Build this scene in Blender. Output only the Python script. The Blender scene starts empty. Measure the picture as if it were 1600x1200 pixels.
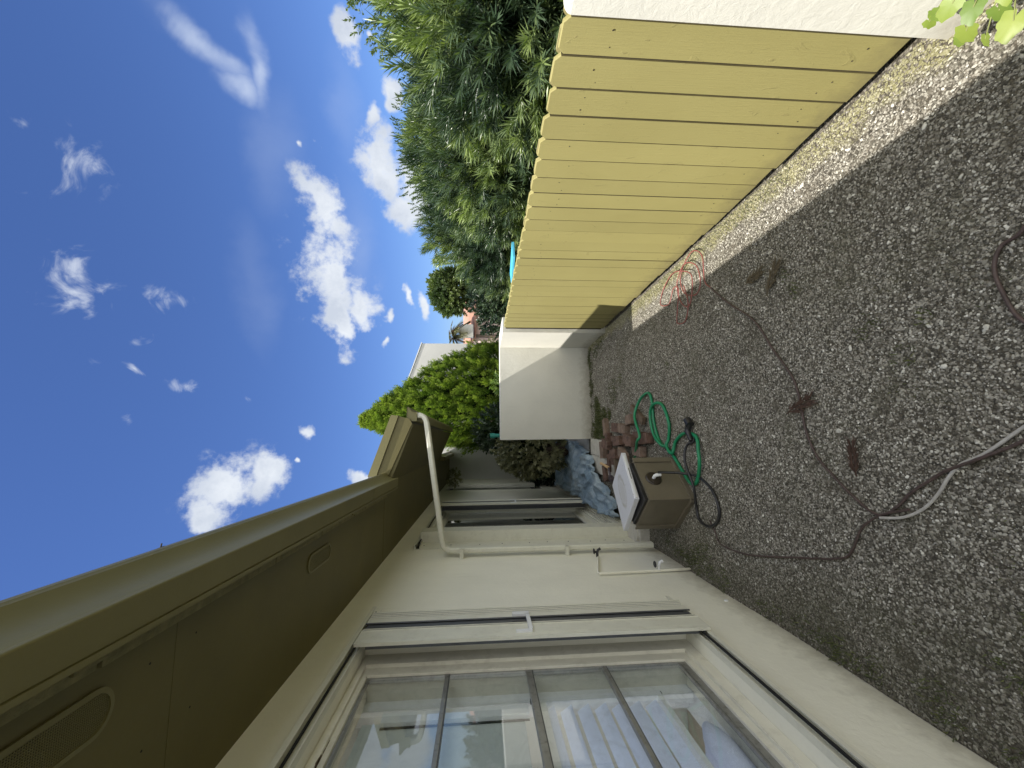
import bpy, bmesh, math, random
import numpy as np
from mathutils import Vector, Matrix, Euler
random.seed(7); np.random.seed(7)
R = math.radians
S = bpy.context.scene
COL = S.collection

# ------------------------------------------------------------------ camera
cam = bpy.data.cameras.new('camera'); camo = bpy.data.objects.new('camera', cam); COL.objects.link(camo)
S.camera = camo
cam.sensor_fit = 'HORIZONTAL'; cam.sensor_width = 36; cam.lens = 640 / 1600 * 36
cam.clip_start = 0.05; cam.clip_end = 2000
RX = Vector((0.99063, -0.13656, -0.00166)); DX = Vector((-0.01177, -0.07325, -0.99724)); FX = Vector((0.13606, 0.98792, -0.07417))
m = Matrix(((DX.x, RX.x, -FX.x), (DX.y, RX.y, -FX.y), (DX.z, RX.z, -FX.z)))   # the phone was held on its side
camo.matrix_world = Matrix.Translation((0, 0, 1.6)) @ m.to_4x4()

# ------------------------------------------------------------------ light
SUN = Vector((-0.576, -0.18, 1.0)).normalized()      # towards the sun
sl = bpy.data.lights.new('sun', 'SUN'); sl.energy = 4.3; sl.angle = R(0.5); sl.color = (1, 0.95, 0.87)
so = bpy.data.objects.new('sun', sl); COL.objects.link(so); so.rotation_euler = SUN.to_track_quat('Z', 'Y').to_euler()
S.view_settings.view_transform = 'Standard'; S.view_settings.look = 'None'; S.view_settings.gamma = 1
S.view_settings.exposure = 0.75
S.view_settings.use_curve_mapping = False
S.cycles.max_bounces = 8; S.cycles.transparent_max_bounces = 24

PUFF=[
  (0.4794, 0.8141, 0.3278, 0.2971, 0.1796, -0.9378, -0.8439, 0.5088, -0.1699, 0.0378, 0.0835) ,
  (0.3476, 0.8811, 0.3206, 0.254, 0.2043, -0.9454, -0.9207, 0.3505, -0.1717, 0.0696, 0.1238) ,
  (0.258, 0.9192, 0.2975, 0.0847, 0.2683, -0.9596, -0.9709, 0.2386, -0.019, 0.0339, 0.0718) ,
  (0.3022, 0.9162, 0.2631, 0.0031, 0.2612, -0.9653, -0.9637, 0.2583, 0.0668, 0.0274, 0.0722) ,
  (-0.0885, 0.8576, 0.5067, -0.3559, 0.4241, -0.8328, -0.9252, -0.2852, 0.2502, 0.0535, 0.0797) ,
  (-0.1383, 0.8366, 0.5301, -0.1131, 0.5055, -0.8554, -0.9806, -0.1955, 0.0141, 0.0297, 0.045) ,
  (-0.0598, 0.8984, 0.4351, -0.0467, 0.4137, -0.9092, -0.9953, -0.0962, 0.0074, 0.0423, 0.0512) ,
  (0.716, 0.6556, 0.2397, 0.2704, 0.036, -0.9621, -0.6547, 0.7395, -0.1564, 0.0268, 0.0366) ,
  (0.5626, 0.8026, 0.1982, 0.2534, 0.0315, -0.9668, -0.8047, 0.5615, -0.1927, 0.0477, 0.0748) ,
  (0.4998, 0.8514, 0.1593, 0.4782, -0.1433, -0.8665, -0.7286, 0.4861, -0.4825, 0.042, 0.0542) ,
  (0.6308, 0.7454, 0.2157, 0.0443, 0.2333, -0.9714, -0.7826, 0.6125, 0.1114, 0.0153, 0.0221) ,
  (0.6624, 0.7271, 0.1805, 0.2, 0.0497, -0.9785, -0.7316, 0.6719, -0.1154, 0.0159, 0.0308) ,
  (0.5455, 0.8275, 0.1331, 0.0843, 0.0714, -0.9939, -0.8542, 0.5187, -0.0352, 0.0545, 0.077) ,
  (0.3202, 0.9375, 0.1364, 0.0536, 0.1173, -0.9916, -0.9527, 0.3035, -0.0156, 0.0162, 0.0445) ,
  (0.3426, 0.9237, 0.1713, 0.0715, 0.1501, -0.9861, -0.9416, 0.3363, -0.0171, 0.0115, 0.029) ,
  (0.0161, 0.9226, 0.3855, -0.0051, 0.3799, -0.925, -1.0, 0.0025, 0.0065, 0.0124, 0.0233) ,
  (0.2934, 0.9295, 0.2233, 0.0766, 0.205, -0.9758, -0.9554, 0.295, -0.013, 0.0099, 0.0174) ,
  (0.2341, 0.9458, 0.2253, 0.0592, 0.2124, -0.9754, -0.9727, 0.2317, -0.0086, 0.0099, 0.0207) ,
  (-0.0811, 0.9581, 0.2747, -0.0408, 0.2564, -0.9657, -0.9952, -0.0964, 0.0165, 0.0326, 0.0167) ,
  (0.7176, 0.6695, 0.1921, 0.3405, -0.1038, -0.9345, -0.6095, 0.7324, -0.3034, 0.0093, 0.0105) ,
  (0.5613, 0.7491, 0.3519, 0.362, 0.1551, -0.9192, -0.7472, 0.6378, -0.1867, 0.0082, 0.0125) ,
  (0.5731, 0.7553, 0.3178, 0.3411, 0.1282, -0.9312, -0.7476, 0.6375, -0.1861, 0.0072, 0.0105) ,
  (-0.0423, 0.9216, 0.3858, -0.0344, 0.3812, -0.9239, -0.9983, -0.0558, 0.0142, 0.0074, 0.0081) ,
]
WISP=[
  (0.432, 0.6334, 0.642, -0.28, 0.7568, -0.5906, -0.8688, 0.0621, 0.4913, 0.0414, 0.0435) ,
  (0.2822, 0.6919, 0.6646, -0.3329, 0.7048, -0.6265, -0.9068, -0.0569, 0.4178, 0.0453, 0.0409) ,
  (0.2485, 0.7044, 0.6649, 0.3434, 0.5575, -0.7559, -0.9094, 0.3984, -0.1193, 0.0492, 0.0368) ,
  (0.2626, 0.7728, 0.5777, 0.2991, 0.4923, -0.8174, -0.9199, 0.3765, -0.1099, 0.0265, 0.0229) ,
  (0.1777, 0.7724, 0.6097, 0.358, 0.5188, -0.7763, -0.9173, 0.3507, -0.1887, 0.018, 0.0113) ,
  (0.1314, 0.7768, 0.6159, -0.3468, 0.6126, -0.7103, -0.9295, -0.1228, 0.3479, 0.0144, 0.0089) ,
  (0.1101, 0.8188, 0.5635, -0.3532, 0.5524, -0.7551, -0.9301, -0.1202, 0.3471, 0.0242, 0.0141) ,
  (0.0454, 0.7857, 0.6169, 0.0251, 0.6103, -0.7917, -0.9989, 0.0464, 0.0041, 0.0155, 0.0137) ,
  (0.1422, 0.742, 0.6551, 0.1257, 0.6387, -0.7591, -0.9825, 0.186, -0.0061, 0.011, 0.011) ,
  (0.4672, 0.5879, 0.6603, 0.4477, 0.4808, -0.7539, -0.7651, 0.6423, -0.0447, 0.012, 0.011) ,
  (0.082, 0.8787, 0.4703, -0.3557, 0.4605, -0.8133, -0.9316, -0.105, 0.348, 0.0139, 0.0115) ,
]
CIRR=[
  (0.6431, 0.6196, 0.45, -0.3233, 0.7075, -0.6284, -0.7211, 0.2458, 0.6477, 0.1047, 0.0311) ,
  (0.6485, 0.6553, 0.3873, 0.1817, 0.3454, -0.9207, -0.7724, 0.6296, 0.0838, 0.0247, 0.0918) ,
  (0.6133, 0.6721, 0.415, -0.1442, 0.5899, -0.7945, -0.7916, 0.413, 0.4503, 0.0434, 0.0324) ,
  (0.3124, 0.8331, 0.4564, 0.1682, 0.3997, -0.9011, -0.9562, 0.2882, -0.0507, 0.0515, 0.1552) ,
  (0.5449, 0.7421, 0.3903, -0.0631, 0.468, -0.8815, -0.8749, 0.399, 0.2745, 0.0623, 0.1307) ,
  (0.4287, 0.8632, 0.2667, 0.2047, 0.1652, -0.9648, -0.9113, 0.3919, -0.1262, 0.0539, 0.1641) ,
  (0.6261, 0.7347, 0.2611, 0.1891, 0.1591, -0.969, -0.7978, 0.6003, -0.0571, 0.0355, 0.1336) ,
]


def node(nt, typ, **k):
    n = nt.nodes.new(typ)
    for a, b in k.items():
        if a == 'i':
            for q, v in b.items(): n.inputs[q].default_value = v
        else: setattr(n, a, b)
    return n
def lk(nt, a, b): nt.links.new(a, b)
def math_(nt, op, a, b=None, c=None, clamp=False):
    n = nt.nodes.new('ShaderNodeMath'); n.operation = op; n.use_clamp = clamp
    for i, v in enumerate((a, b, c)):
        if v is None: continue
        if isinstance(v, (int, float)): n.inputs[i].default_value = v
        else: nt.links.new(v, n.inputs[i])
    return n.outputs[0]
def mixc(nt, f, a, b, mode='MIX'):
    n = nt.nodes.new('ShaderNodeMix'); n.data_type = 'RGBA'; n.blend_type = mode
    for s, v in ((n.inputs[0], f), (n.inputs[6], a), (n.inputs[7], b)):
        if isinstance(v, (int, float)): s.default_value = v
        elif isinstance(v, tuple): s.default_value = v if len(v) == 4 else (*v, 1)
        else: nt.links.new(v, s)
    return n.outputs[2]
def ramp(nt, f, stops, interp='LINEAR'):
    n = nt.nodes.new('ShaderNodeValToRGB'); cr = n.color_ramp; cr.interpolation = interp
    while len(cr.elements) < len(stops): cr.elements.new(0.5)
    for e, (p, c) in zip(cr.elements, stops):
        e.position = p; e.color = (*c, 1) if len(c) == 3 else c
    nt.links.new(f, n.inputs[0]); return n.outputs[0]
def mapr(nt, v, a, b, c=0., d=1., smooth=False):
    n = nt.nodes.new('ShaderNodeMapRange'); n.interpolation_type = 'SMOOTHSTEP' if smooth else 'LINEAR'
    nt.links.new(v, n.inputs[0])
    for i, q in enumerate((a, b, c, d)): n.inputs[i + 1].default_value = q
    return n.outputs[0]

W = bpy.data.worlds.new('World'); S.world = W; W.use_nodes = True
nt = W.node_tree; nt.nodes.clear()
sky = node(nt, 'ShaderNodeTexSky', sky_type='NISHITA', sun_disc=False, sun_elevation=math.asin(SUN.z), sun_rotation=math.atan2(SUN.x, SUN.y))
sky.air_density = 1.0; sky.dust_density = 0.3; sky.ozone_density = 2.0
tc = node(nt, 'ShaderNodeTexCoord')
dirv = tc.outputs['Generated']
def noisecol(nt, vec, sc, det=4):
    n = node(nt, 'ShaderNodeTexNoise', i={'Scale': sc, 'Detail': det, 'Roughness': 0.55}); lk(nt, vec, n.inputs[0]); return n.outputs['Color']
def warp(vec, sc, amp):
    a = node(nt, 'ShaderNodeVectorMath', operation='SUBTRACT'); lk(nt, noisecol(nt, vec, sc), a.inputs[0]); a.inputs[1].default_value = (.5, .5, .5)
    b = node(nt, 'ShaderNodeVectorMath', operation='MULTIPLY_ADD'); lk(nt, a.outputs[0], b.inputs[0]); b.inputs[1].default_value = (amp,) * 3; lk(nt, vec, b.inputs[2]); return b.outputs[0]
warped = warp(dirv, 9, .085)
def cloudmask(tab):
    acc = None
    for r in tab:
        c, u, w, A, B = Vector(r[0:3]), Vector(r[3:6]).normalized(), Vector(r[6:9]), r[9], r[10]
        w = (w - u * w.dot(u)).normalized(); t = u.cross(w)
        e = Matrix((u, w, t)).transposed().to_euler()
        mp = node(nt, 'ShaderNodeMapping', vector_type='TEXTURE')
        mp.inputs['Location'].default_value = c; mp.inputs['Rotation'].default_value = e; mp.inputs['Scale'].default_value = (A, B, max(A, B))
        lk(nt, warped, mp.inputs[0])
        ln = node(nt, 'ShaderNodeVectorMath', operation='LENGTH'); lk(nt, mp.outputs[0], ln.inputs[0])
        v = math_(nt, 'SUBTRACT', 1.0, ln.outputs['Value'])
        acc = v if acc is None else math_(nt, 'MAXIMUM', acc, v)
    return acc
def noise(nt, vec, sc, det=6, rough=0.55, dist=0.0, out='Fac'):
    n = node(nt, 'ShaderNodeTexNoise', i={'Scale': sc, 'Detail': det, 'Roughness': rough, 'Distortion': dist}); lk(nt, vec, n.inputs[0]); return n.outputs[out]
pm = cloudmask(PUFF); wm = cloudmask(WISP); cm = cloudmask(CIRR)
n1 = noise(nt, dirv, 19, 10, 0.62); n2 = noise(nt, dirv, 6, 3, 0.5)
pd = math_(nt, 'ADD', pm, math_(nt, 'MULTIPLY', math_(nt, 'SUBTRACT', n1, 0.44), 2.7))
pd = mapr(nt, pd, 0.0, 0.75, 0, 1, True)
pd = math_(nt, 'MULTIPLY', pd, mapr(nt, pm, -0.5, -0.05))
n3 = noise(nt, dirv, 15, 9, 0.6, 1.6)
wd = math_(nt, 'ADD', wm, math_(nt, 'MULTIPLY', math_(nt, 'SUBTRACT', n3, 0.47), 5.0))
wd = math_(nt, 'MULTIPLY', mapr(nt, wd, 0.1, 1.9, 0, 0.7, True), mapr(nt, wm, -0.7, 0.1))
n4 = noise(nt, dirv, 3.2, 6, 0.5, 0.6)
cd = math_(nt, 'MULTIPLY', mapr(nt, cm, -0.1, 0.9, 0, 1, True), mapr(nt, n4, 0.3, 0.72, 0.15, 0.85))
crr = math_(nt, 'MULTIPLY', cd, 0.22)
# the first cirrus streak is the bright one
c1 = cloudmask(CIRR[:3]); crr = math_(nt, 'ADD', crr, math_(nt, 'MULTIPLY', mapr(nt, math_(nt, 'ADD', c1, math_(nt, 'MULTIPLY', math_(nt, 'SUBTRACT', noise(nt, dirv, 7, 8, .55, 1.2), .5), 1.2)), 0.05, 1.25, 0, 1, True), 0.55), clamp=True)
skyc = mixc(nt, 1.0, sky.outputs[0], (0.50, 0.64, 0.97), 'MULTIPLY')
hsv = node(nt, 'ShaderNodeHueSaturation', i={'Saturation': 1.0, 'Value': 1.0}); lk(nt, skyc, hsv.inputs['Color']); skyc = hsv.outputs[0]
cloudc = mixc(nt, mapr(nt, math_(nt, 'ADD', n1, math_(nt, 'MULTIPLY', n2, 0.6)), 0.6, 1.0), (5.6, 5.9, 6.3), (3.9, 4.3, 5.0))
c = mixc(nt, crr, skyc, (4.6, 5.2, 6.2))
c = mixc(nt, wd, c, (5.2, 5.6, 6.2))
c = mixc(nt, pd, c, cloudc)
# bright unseen cloud cover added behind the camera to lift the shaded areas
dt = node(nt, 'ShaderNodeVectorMath', operation='DOT_PRODUCT'); lk(nt, warp(dirv, 2.5, .35), dt.inputs[0]); dt.inputs[1].default_value = (0.136, 0.988, 0.0)
cov = mapr(nt, dt.outputs['Value'], 0.32, 0.02, 0, 1, True)
cov = math_(nt, 'MULTIPLY', cov, mapr(nt, noise(nt, dirv, 3.5, 8, 0.6), 0.36, 0.56, 0.55, 1.0, True))
c = mixc(nt, cov, c, (11.0, 11.2, 11.2))
bg = node(nt, 'ShaderNodeBackground', i={'Strength': 0.095}); lk(nt, c, bg.inputs[0])
wo = node(nt, 'ShaderNodeOutputWorld'); lk(nt, bg.outputs[0], wo.inputs[0])

# ------------------------------------------------------------------ materials
MATS = {}
def newmat(name):
    M = bpy.data.materials.new(name); M.use_nodes = True; nt = M.node_tree; nt.nodes.clear()
    o = node(nt, 'ShaderNodeOutputMaterial'); b = node(nt, 'ShaderNodeBsdfPrincipled'); lk(nt, b.outputs[0], o.inputs[0])
    MATS[name] = M
    return M, nt, b, o
def objc(nt): return node(nt, 'ShaderNodeTexCoord').outputs['Object']
def geo(nt): return node(nt, 'ShaderNodeNewGeometry').outputs['Position']
def bump(nt, b, h, strength=0.3, dist=0.01):
    n = node(nt, 'ShaderNodeBump', i={'Strength': strength, 'Distance': dist}); lk(nt, h, n.inputs['Height']); lk(nt, n.outputs[0], b.inputs['Normal'])
def vscale(nt, vec, s):
    n = node(nt, 'ShaderNodeMapping'); n.inputs['Scale'].default_value = s; lk(nt, vec, n.inputs[0]); return n.outputs[0]
def simple(name, col, rough=0.6, var=0.12, sc=8, bs=0.0, bsc=60, metal=0.0, dirt=None, dirtamt=0.3):
    M, nt, b, o = newmat(name); p = geo(nt)
    n = noise(nt, p, sc, 5)
    lo = tuple(c * (1 - var) for c in col); hi = tuple(min(1, c * (1 + var)) for c in col)
    c = ramp(nt, n, [(0.3, lo), (0.7, hi)])
    if dirt:
        n2 = noise(nt, p, sc * 2.3, 8, 0.7)
        c = mixc(nt, mapr(nt, n2, 0.52, 0.75, 0, dirtamt), c, dirt)
    lk(nt, c, b.inputs['Base Color']); b.inputs['Roughness'].default_value = rough; b.inputs['Metallic'].default_value = metal
    if bs: bump(nt, b, noise(nt, p, bsc, 5, 0.6), bs, 0.01)
    return M
def stucco(name, col, bs=0.35, sc=1.0, grime=True):
    M, nt, b, o = newmat(name); p = geo(nt)
    n = noise(nt, p, 3, 5); lo = tuple(c * 0.93 for c in col)
    c = ramp(nt, n, [(0.3, lo), (0.7, col)])
    if grime:
        # splash dirt with ragged edge near the foot of the wall, thin vertical weather streaks
        sep = node(nt, 'ShaderNodeSeparateXYZ'); lk(nt, p, sep.inputs[0])
        n2 = noise(nt, p, 14, 8, 0.7)
        h = math_(nt, 'ADD', sep.outputs[2], math_(nt, 'MULTIPLY', math_(nt, 'SUBTRACT', n2, 0.5), -0.25))
        c = mixc(nt, mapr(nt, h, 0.0, 0.16, 0.55, 0.0), c, (0.20, 0.17, 0.11))
        st = noise(nt, vscale(nt, p, (9, 9, 0.7)), 3, 6, 0.65)
        c = mixc(nt, mapr(nt, st, 0.58, 0.8, 0, 0.16), c, tuple(x * 0.55 for x in col))
    lk(nt, c, b.inputs['Base Color']); b.inputs['Roughness'].default_value = 0.85
    a = noise(nt, p, 28 * sc, 6, 0.6, 0.6); d = noise(nt, p, 6 * sc, 3)
    bump(nt, b, math_(nt, 'ADD', a, d), bs, 0.012)
    return M
stucco('house_stucco', (0.84, 0.82, 0.69), 0.24)
stucco('white_stucco', (0.67, 0.66, 0.59), 0.26)
stucco('neighbour_stucco', (0.66, 0.65, 0.61), 0.1)
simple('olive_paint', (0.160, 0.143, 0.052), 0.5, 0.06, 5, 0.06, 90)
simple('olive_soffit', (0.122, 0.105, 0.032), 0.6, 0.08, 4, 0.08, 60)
simple('olive_rough', (0.21, 0.187, 0.08), 0.8, 0.25, 30, 0.6, 55, dirt=(0.12, 0.10, 0.06))
simple('cream_metal', (0.68, 0.67, 0.56), 0.42, 0.04, 10, dirt=(0.40, 0.37, 0.28), dirtamt=0.35)
simple('cream_wood', (0.66, 0.64, 0.54), 0.7, 0.06, 7, 0.12, 50, dirt=(0.35, 0.32, 0.25), dirtamt=0.4)
simple('grey_alu', (0.33, 0.33, 0.31), 0.42, 0.12, 20, 0.1, 120, 0.6, dirt=(0.12, 0.11, 0.09), dirtamt=0.7)
simple('dark_alu', (0.10, 0.105, 0.11), 0.4, 0.1, 20, 0, 60, 0.3)
simple('white_plastic', (0.74, 0.75, 0.75), 0.4, 0.03)
simple('black_rubber', (0.018, 0.018, 0.02), 0.4, 0.2)
simple('black_gap', (0.01, 0.01, 0.01), 0.9, 0.1)
simple('brown_plastic', (0.035, 0.027, 0.018), 0.35, 0.1)
simple('tan_box', (0.150, 0.130, 0.092), 0.5, 0.10, 6, 0.05, 90, dirt=(0.22, 0.20, 0.15), dirtamt=0.35)
simple('pale_wood', (0.62, 0.42, 0.22), 0.6, 0.15, 30)
simple('old_wood', (0.13, 0.095, 0.065), 0.8, 0.3, 30)
simple('tool_steel', (0.12, 0.10, 0.11), 0.5, 0.2, 30, metal=0.6)
simple('brick_red', (0.125, 0.073, 0.055), 0.9, 0.45, 18, 0.6, 80, dirt=(0.22, 0.185, 0.15), dirtamt=0.8)
simple('brick_tan', (0.20, 0.14, 0.105), 0.9, 0.4, 18, 0.6, 80, dirt=(0.26, 0.235, 0.20), dirtamt=0.8)
simple('paver_white', (0.50, 0.48, 0.43), 0.85, 0.12, 14, 0.3, 60, dirt=(0.2, 0.18, 0.14), dirtamt=0.5)
simple('hose_green', (0.008, 0.20, 0.085), 0.38, 0.12, 20)
simple('cord_red', (0.24, 0.075, 0.065), 0.5, 0.25, 30)
simple('cord_brown', (0.065, 0.042, 0.037), 0.6, 0.3, 30, dirt=(0.2, 0.17, 0.13), dirtamt=0.4)
simple('cord_grey', (0.42, 0.40, 0.37), 0.6, 0.2, 30)
simple('dry_leaf', (0.06, 0.032, 0.02), 0.8, 0.4, 40)
simple('dry_tan', (0.085, 0.065, 0.035), 0.8, 0.4, 40)
simple('room_wall', (0.62, 0.64, 0.62), 0.8, 0.03)
simple('room_floor', (0.5, 0.45, 0.38), 0.7, 0.1)
simple('slat_white', (0.72, 0.77, 0.92), 0.5, 0.03)
simple('backing_sheet', (0.50, 0.53, 0.51), 0.8, 0.08, 3, 0.1, 30, dirt=(0.68, 0.72, 0.68), dirtamt=0.4)
simple('bedding', (0.62, 0.66, 0.82), 0.9, 0.05, 6, 0.3, 8)
simple('roof_brown', (0.46, 0.25, 0.18), 0.9, 0.12, 2, 0.3, 6)
simple('pink_wall', (0.70, 0.55, 0.48), 0.9, 0.05)
simple('shingle_grey', (0.22, 0.21, 0.19), 0.95, 0.25, 30, 0.5, 60)
simple('bark', (0.12, 0.09, 0.065), 0.95, 0.3, 20, 0.8, 30)
simple('stem_green', (0.22, 0.24, 0.08), 0.7, 0.3, 20)
simple('blue_sheet', (0.10, 0.50, 0.72), 0.45, 0.05)
simple('teal_plastic', (0.02, 0.22, 0.17), 0.4, 0.1)
simple('seam_dark', (0.075, 0.062, 0.022), 0.9, 0.2)
simple('soil', (0.07, 0.058, 0.042), 0.95, 0.4, 14, 0.6, 40)
simple('back_fence_paint', (0.33, 0.29, 0.125), 0.75, 0.08, 10, 0.2, 50)

# white tilted board with a worn oval stain
M, nt, b, o = newmat('lid_white'); p = objc(nt)
v = node(nt, 'ShaderNodeVectorMath', operation='LENGTH'); lk(nt, vscale(nt, p, (6.0, 10.5, 0)), v.inputs[0])
rr = math_(nt, 'ADD', v.outputs['Value'], math_(nt, 'MULTIPLY', noise(nt, p, 16, 7, .7), 0.55))
ring = math_(nt, 'MULTIPLY', mapr(nt, rr, 0.92, 1.12, 0, 1, True), mapr(nt, rr, 1.15, 1.35, 1, 0, True))
ins = mapr(nt, rr, 0.8, 1.1, 0.35, 0)
c = mixc(nt, math_(nt, 'MULTIPLY', math_(nt, 'MULTIPLY', ring, mapr(nt, noise(nt, p, 9, 6, .7), .35, .65)), 0.6), (0.66, 0.67, 0.72), (0.30, 0.27, 0.17))
c = mixc(nt, ins, c, (0.42, 0.40, 0.33))
sp = noise(nt, p, 70, 3); c = mixc(nt, mapr(nt, sp, 0.70, 0.74, 0, 0.8), c, (0.2, 0.17, 0.1))
lk(nt, c, b.inputs['Base Color']); b.inputs['Roughness'].default_value = 0.45

# fence paint: rough sawn boards
M, nt, b, o = newmat('fence_paint'); p = geo(nt)
g = noise(nt, vscale(nt, p, (6, 26, 1.2)), 6, 8, 0.65, 0.5)
saw = noise(nt, vscale(nt, p, (1, 3, 60)), 4, 3, 0.6)
kn = noise(nt, vscale(nt, p, (1, 5.5, 2.6)), 1.6, 6, 0.6, 2.2)
knm = mapr(nt, kn, 0.62, 0.72, 0, 1, True)
big = noise(nt, p, 1.7, 3)
at = node(nt, 'ShaderNodeAttribute', attribute_name='v')
c = ramp(nt, big, [(0.3, (0.295, 0.262, 0.096)), (0.7, (0.33, 0.295, 0.112))])
c = mixc(nt, mapr(nt, g, 0.55, 0.8, 0, 0.30), c, (0.30, 0.25, 0.09))
c = mixc(nt, math_(nt, 'MULTIPLY', knm, mapr(nt, g, 0.4, 0.65, 0.0, 0.45)), c, (0.20, 0.165, 0.065))
c = mixc(nt, mapr(nt, noise(nt, vscale(nt, p, (8, 40, 0.8)), 5, 8, .7), 0.60, 0.78, 0, 0.35), c, (0.22, 0.185, 0.07))
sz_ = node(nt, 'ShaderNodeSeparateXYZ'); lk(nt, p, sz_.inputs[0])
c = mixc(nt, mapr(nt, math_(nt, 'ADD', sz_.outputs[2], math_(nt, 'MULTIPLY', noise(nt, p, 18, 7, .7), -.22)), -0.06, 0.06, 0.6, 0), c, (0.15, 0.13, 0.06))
vv = node(nt, 'ShaderNodeHueSaturation'); lk(nt, c, vv.inputs['Color']); lk(nt, mapr(nt, at.outputs['Fac'], 0, 1, 0.95, 1.03), vv.inputs['Value'])
lk(nt, vv.outputs[0], b.inputs['Base Color']); b.inputs['Roughness'].default_value = 0.75
hgt = math_(nt, 'ADD', math_(nt, 'ADD', math_(nt, 'MULTIPLY', g, 0.8), math_(nt, 'MULTIPLY', saw, 0.12)), math_(nt, 'MULTIPLY', math_(nt, 'MULTIPLY', knm, noise(nt, p, 30, 6, 0.7)), 1.4))
bump(nt, b, hgt, 0.42, 0.006)

# tarp
M, nt, b, o = newmat('tarp_blue'); p = geo(nt)
n = noise(nt, p, 3.5, 8, 0.65, 0.8)
c = ramp(nt, n, [(0.25, (0.15, 0.24, 0.34)), (0.5, (0.27, 0.36, 0.44)), (0.62, (0.38, 0.46, 0.52)), (0.78, (0.55, 0.59, 0.60))])
lk(nt, c, b.inputs['Base Color']); b.inputs['Roughness'].default_value = 0.38
bump(nt, b, noise(nt, p, 14, 8, 0.6, 1.5), 0.8, 0.03)

# glass
def glassmat(name, tint, rough=0.02, refl=1.0):
    M = bpy.data.materials.new(name); M.use_nodes = True; nt = M.node_tree; nt.nodes.clear(); MATS[name] = M
    o = node(nt, 'ShaderNodeOutputMaterial'); t = node(nt, 'ShaderNodeBsdfTransparent'); t.inputs[0].default_value = (*tint, 1)
    g = node(nt, 'ShaderNodeBsdfGlossy', i={'Roughness': rough}); g.inputs[0].default_value = (0.95, 0.97, 1, 1)
    fr = node(nt, 'ShaderNodeFresnel', i={'IOR': 1.52}); p = geo(nt)
    bf = node(nt, 'ShaderNodeNewGeometry').outputs['Backfacing']
    f = math_(nt, 'MULTIPLY', math_(nt, 'MULTIPLY', fr.outputs[0], 2.0 * refl, clamp=True), math_(nt, 'SUBTRACT', 1.0, bf))
    d = node(nt, 'ShaderNodeBsdfDiffuse'); d.inputs[0].default_value = (0.5, 0.52, 0.5, 1)
    ms = node(nt, 'ShaderNodeMixShader'); lk(nt, f, ms.inputs[0]); lk(nt, t.outputs[0], ms.inputs[1]); lk(nt, g.outputs[0], ms.inputs[2])
    dust = mapr(nt, noise(nt, p, 9, 9, 0.75, 1.5), 0.48, 0.72, 0.005, 0.08)
    m2 = node(nt, 'ShaderNodeMixShader'); lk(nt, dust, m2.inputs[0]); lk(nt, ms.outputs[0], m2.inputs[1]); lk(nt, d.outputs[0], m2.inputs[2])
    lk(nt, m2.outputs[0], o.inputs[0])
glassmat('window_glass', (0.95, 0.97, 0.97))
glassmat('door_glass', (0.35, 0.38, 0.38))

# ground under the pebbles
M, nt, b, o = newmat('gravel_bed'); p = geo(nt)
vo = node(nt, 'ShaderNodeTexVoronoi', i={'Scale': 95.0}); lk(nt, p, vo.inputs[0])
sp = node(nt, 'ShaderNodeSeparateColor'); lk(nt, vo.outputs['Color'], sp.inputs[0])
c = ramp(nt, sp.outputs[0], [(0.0, (0.10, 0.085, 0.06)), (0.5, (0.21, 0.19, 0.15)), (0.9, (0.33, 0.30, 0.25)), (1.0, (0.6, 0.57, 0.5))])
c = mixc(nt, mapr(nt, vo.outputs['Distance'], 0.25, 0.7, 0, 0.85), c, (0.05, 0.043, 0.03))
n = noise(nt, p, 2.2, 6, 0.6); c = mixc(nt, mapr(nt, n, 0.55, 0.75, 0, 0.6), c, (0.08, 0.085, 0.035))
lk(nt, c, b.inputs['Base Color']); b.inputs['Roughness'].default_value = 0.95
bump(nt, b, math_(nt, 'MULTIPLY', vo.outputs['Distance'], -1), 0.8, 0.01)

M, nt, b, o = newmat('pebble'); p = geo(nt)
oi = node(nt, 'ShaderNodeObjectInfo')
rnd = node(nt, 'ShaderNodeAttribute', attribute_name='pv', attribute_type='INSTANCER')
c = ramp(nt, rnd.outputs['Fac'], [(0.0, (0.04, 0.036, 0.028)), (0.25, (0.105, 0.096, 0.076)), (0.5, (0.205, 0.192, 0.158)), (0.75, (0.32, 0.30, 0.255)), (0.955, (0.46, 0.44, 0.38)), (1.0, (0.74, 0.72, 0.65))])
n = noise(nt, p, 1.9, 8, 0.68); c = mixc(nt, mapr(nt, n, 0.50, 0.70, 0, 0.6), c, (0.085, 0.082, 0.042))
n2 = noise(nt, p, 5.5, 6, 0.7, 1.0); c = mixc(nt, mapr(nt, n2, 0.54, 0.68, 0, 0.6), c, (0.075, 0.062, 0.042))
sx = node(nt, 'ShaderNodeSeparateXYZ'); lk(nt, p, sx.inputs[0])
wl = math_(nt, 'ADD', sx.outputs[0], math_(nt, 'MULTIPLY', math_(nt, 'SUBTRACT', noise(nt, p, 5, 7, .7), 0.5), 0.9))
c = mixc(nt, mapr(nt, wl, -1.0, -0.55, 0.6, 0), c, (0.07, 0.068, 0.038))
ed = math_(nt, 'ADD', sx.outputs[0], math_(nt, 'MULTIPLY', math_(nt, 'SUBTRACT', noise(nt, p, 9, 6), 0.5), 0.22))
c = mixc(nt, mapr(nt, ed, 1.27, 1.34, 0, 0.5), c, (0.33, 0.31, 0.13))    # olive tint towards the fence
lk(nt, c, b.inputs['Base Color']); b.inputs['Roughness'].default_value = 0.85
bump(nt, b, noise(nt, p, 160, 3), 0.3, 0.003)

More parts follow.
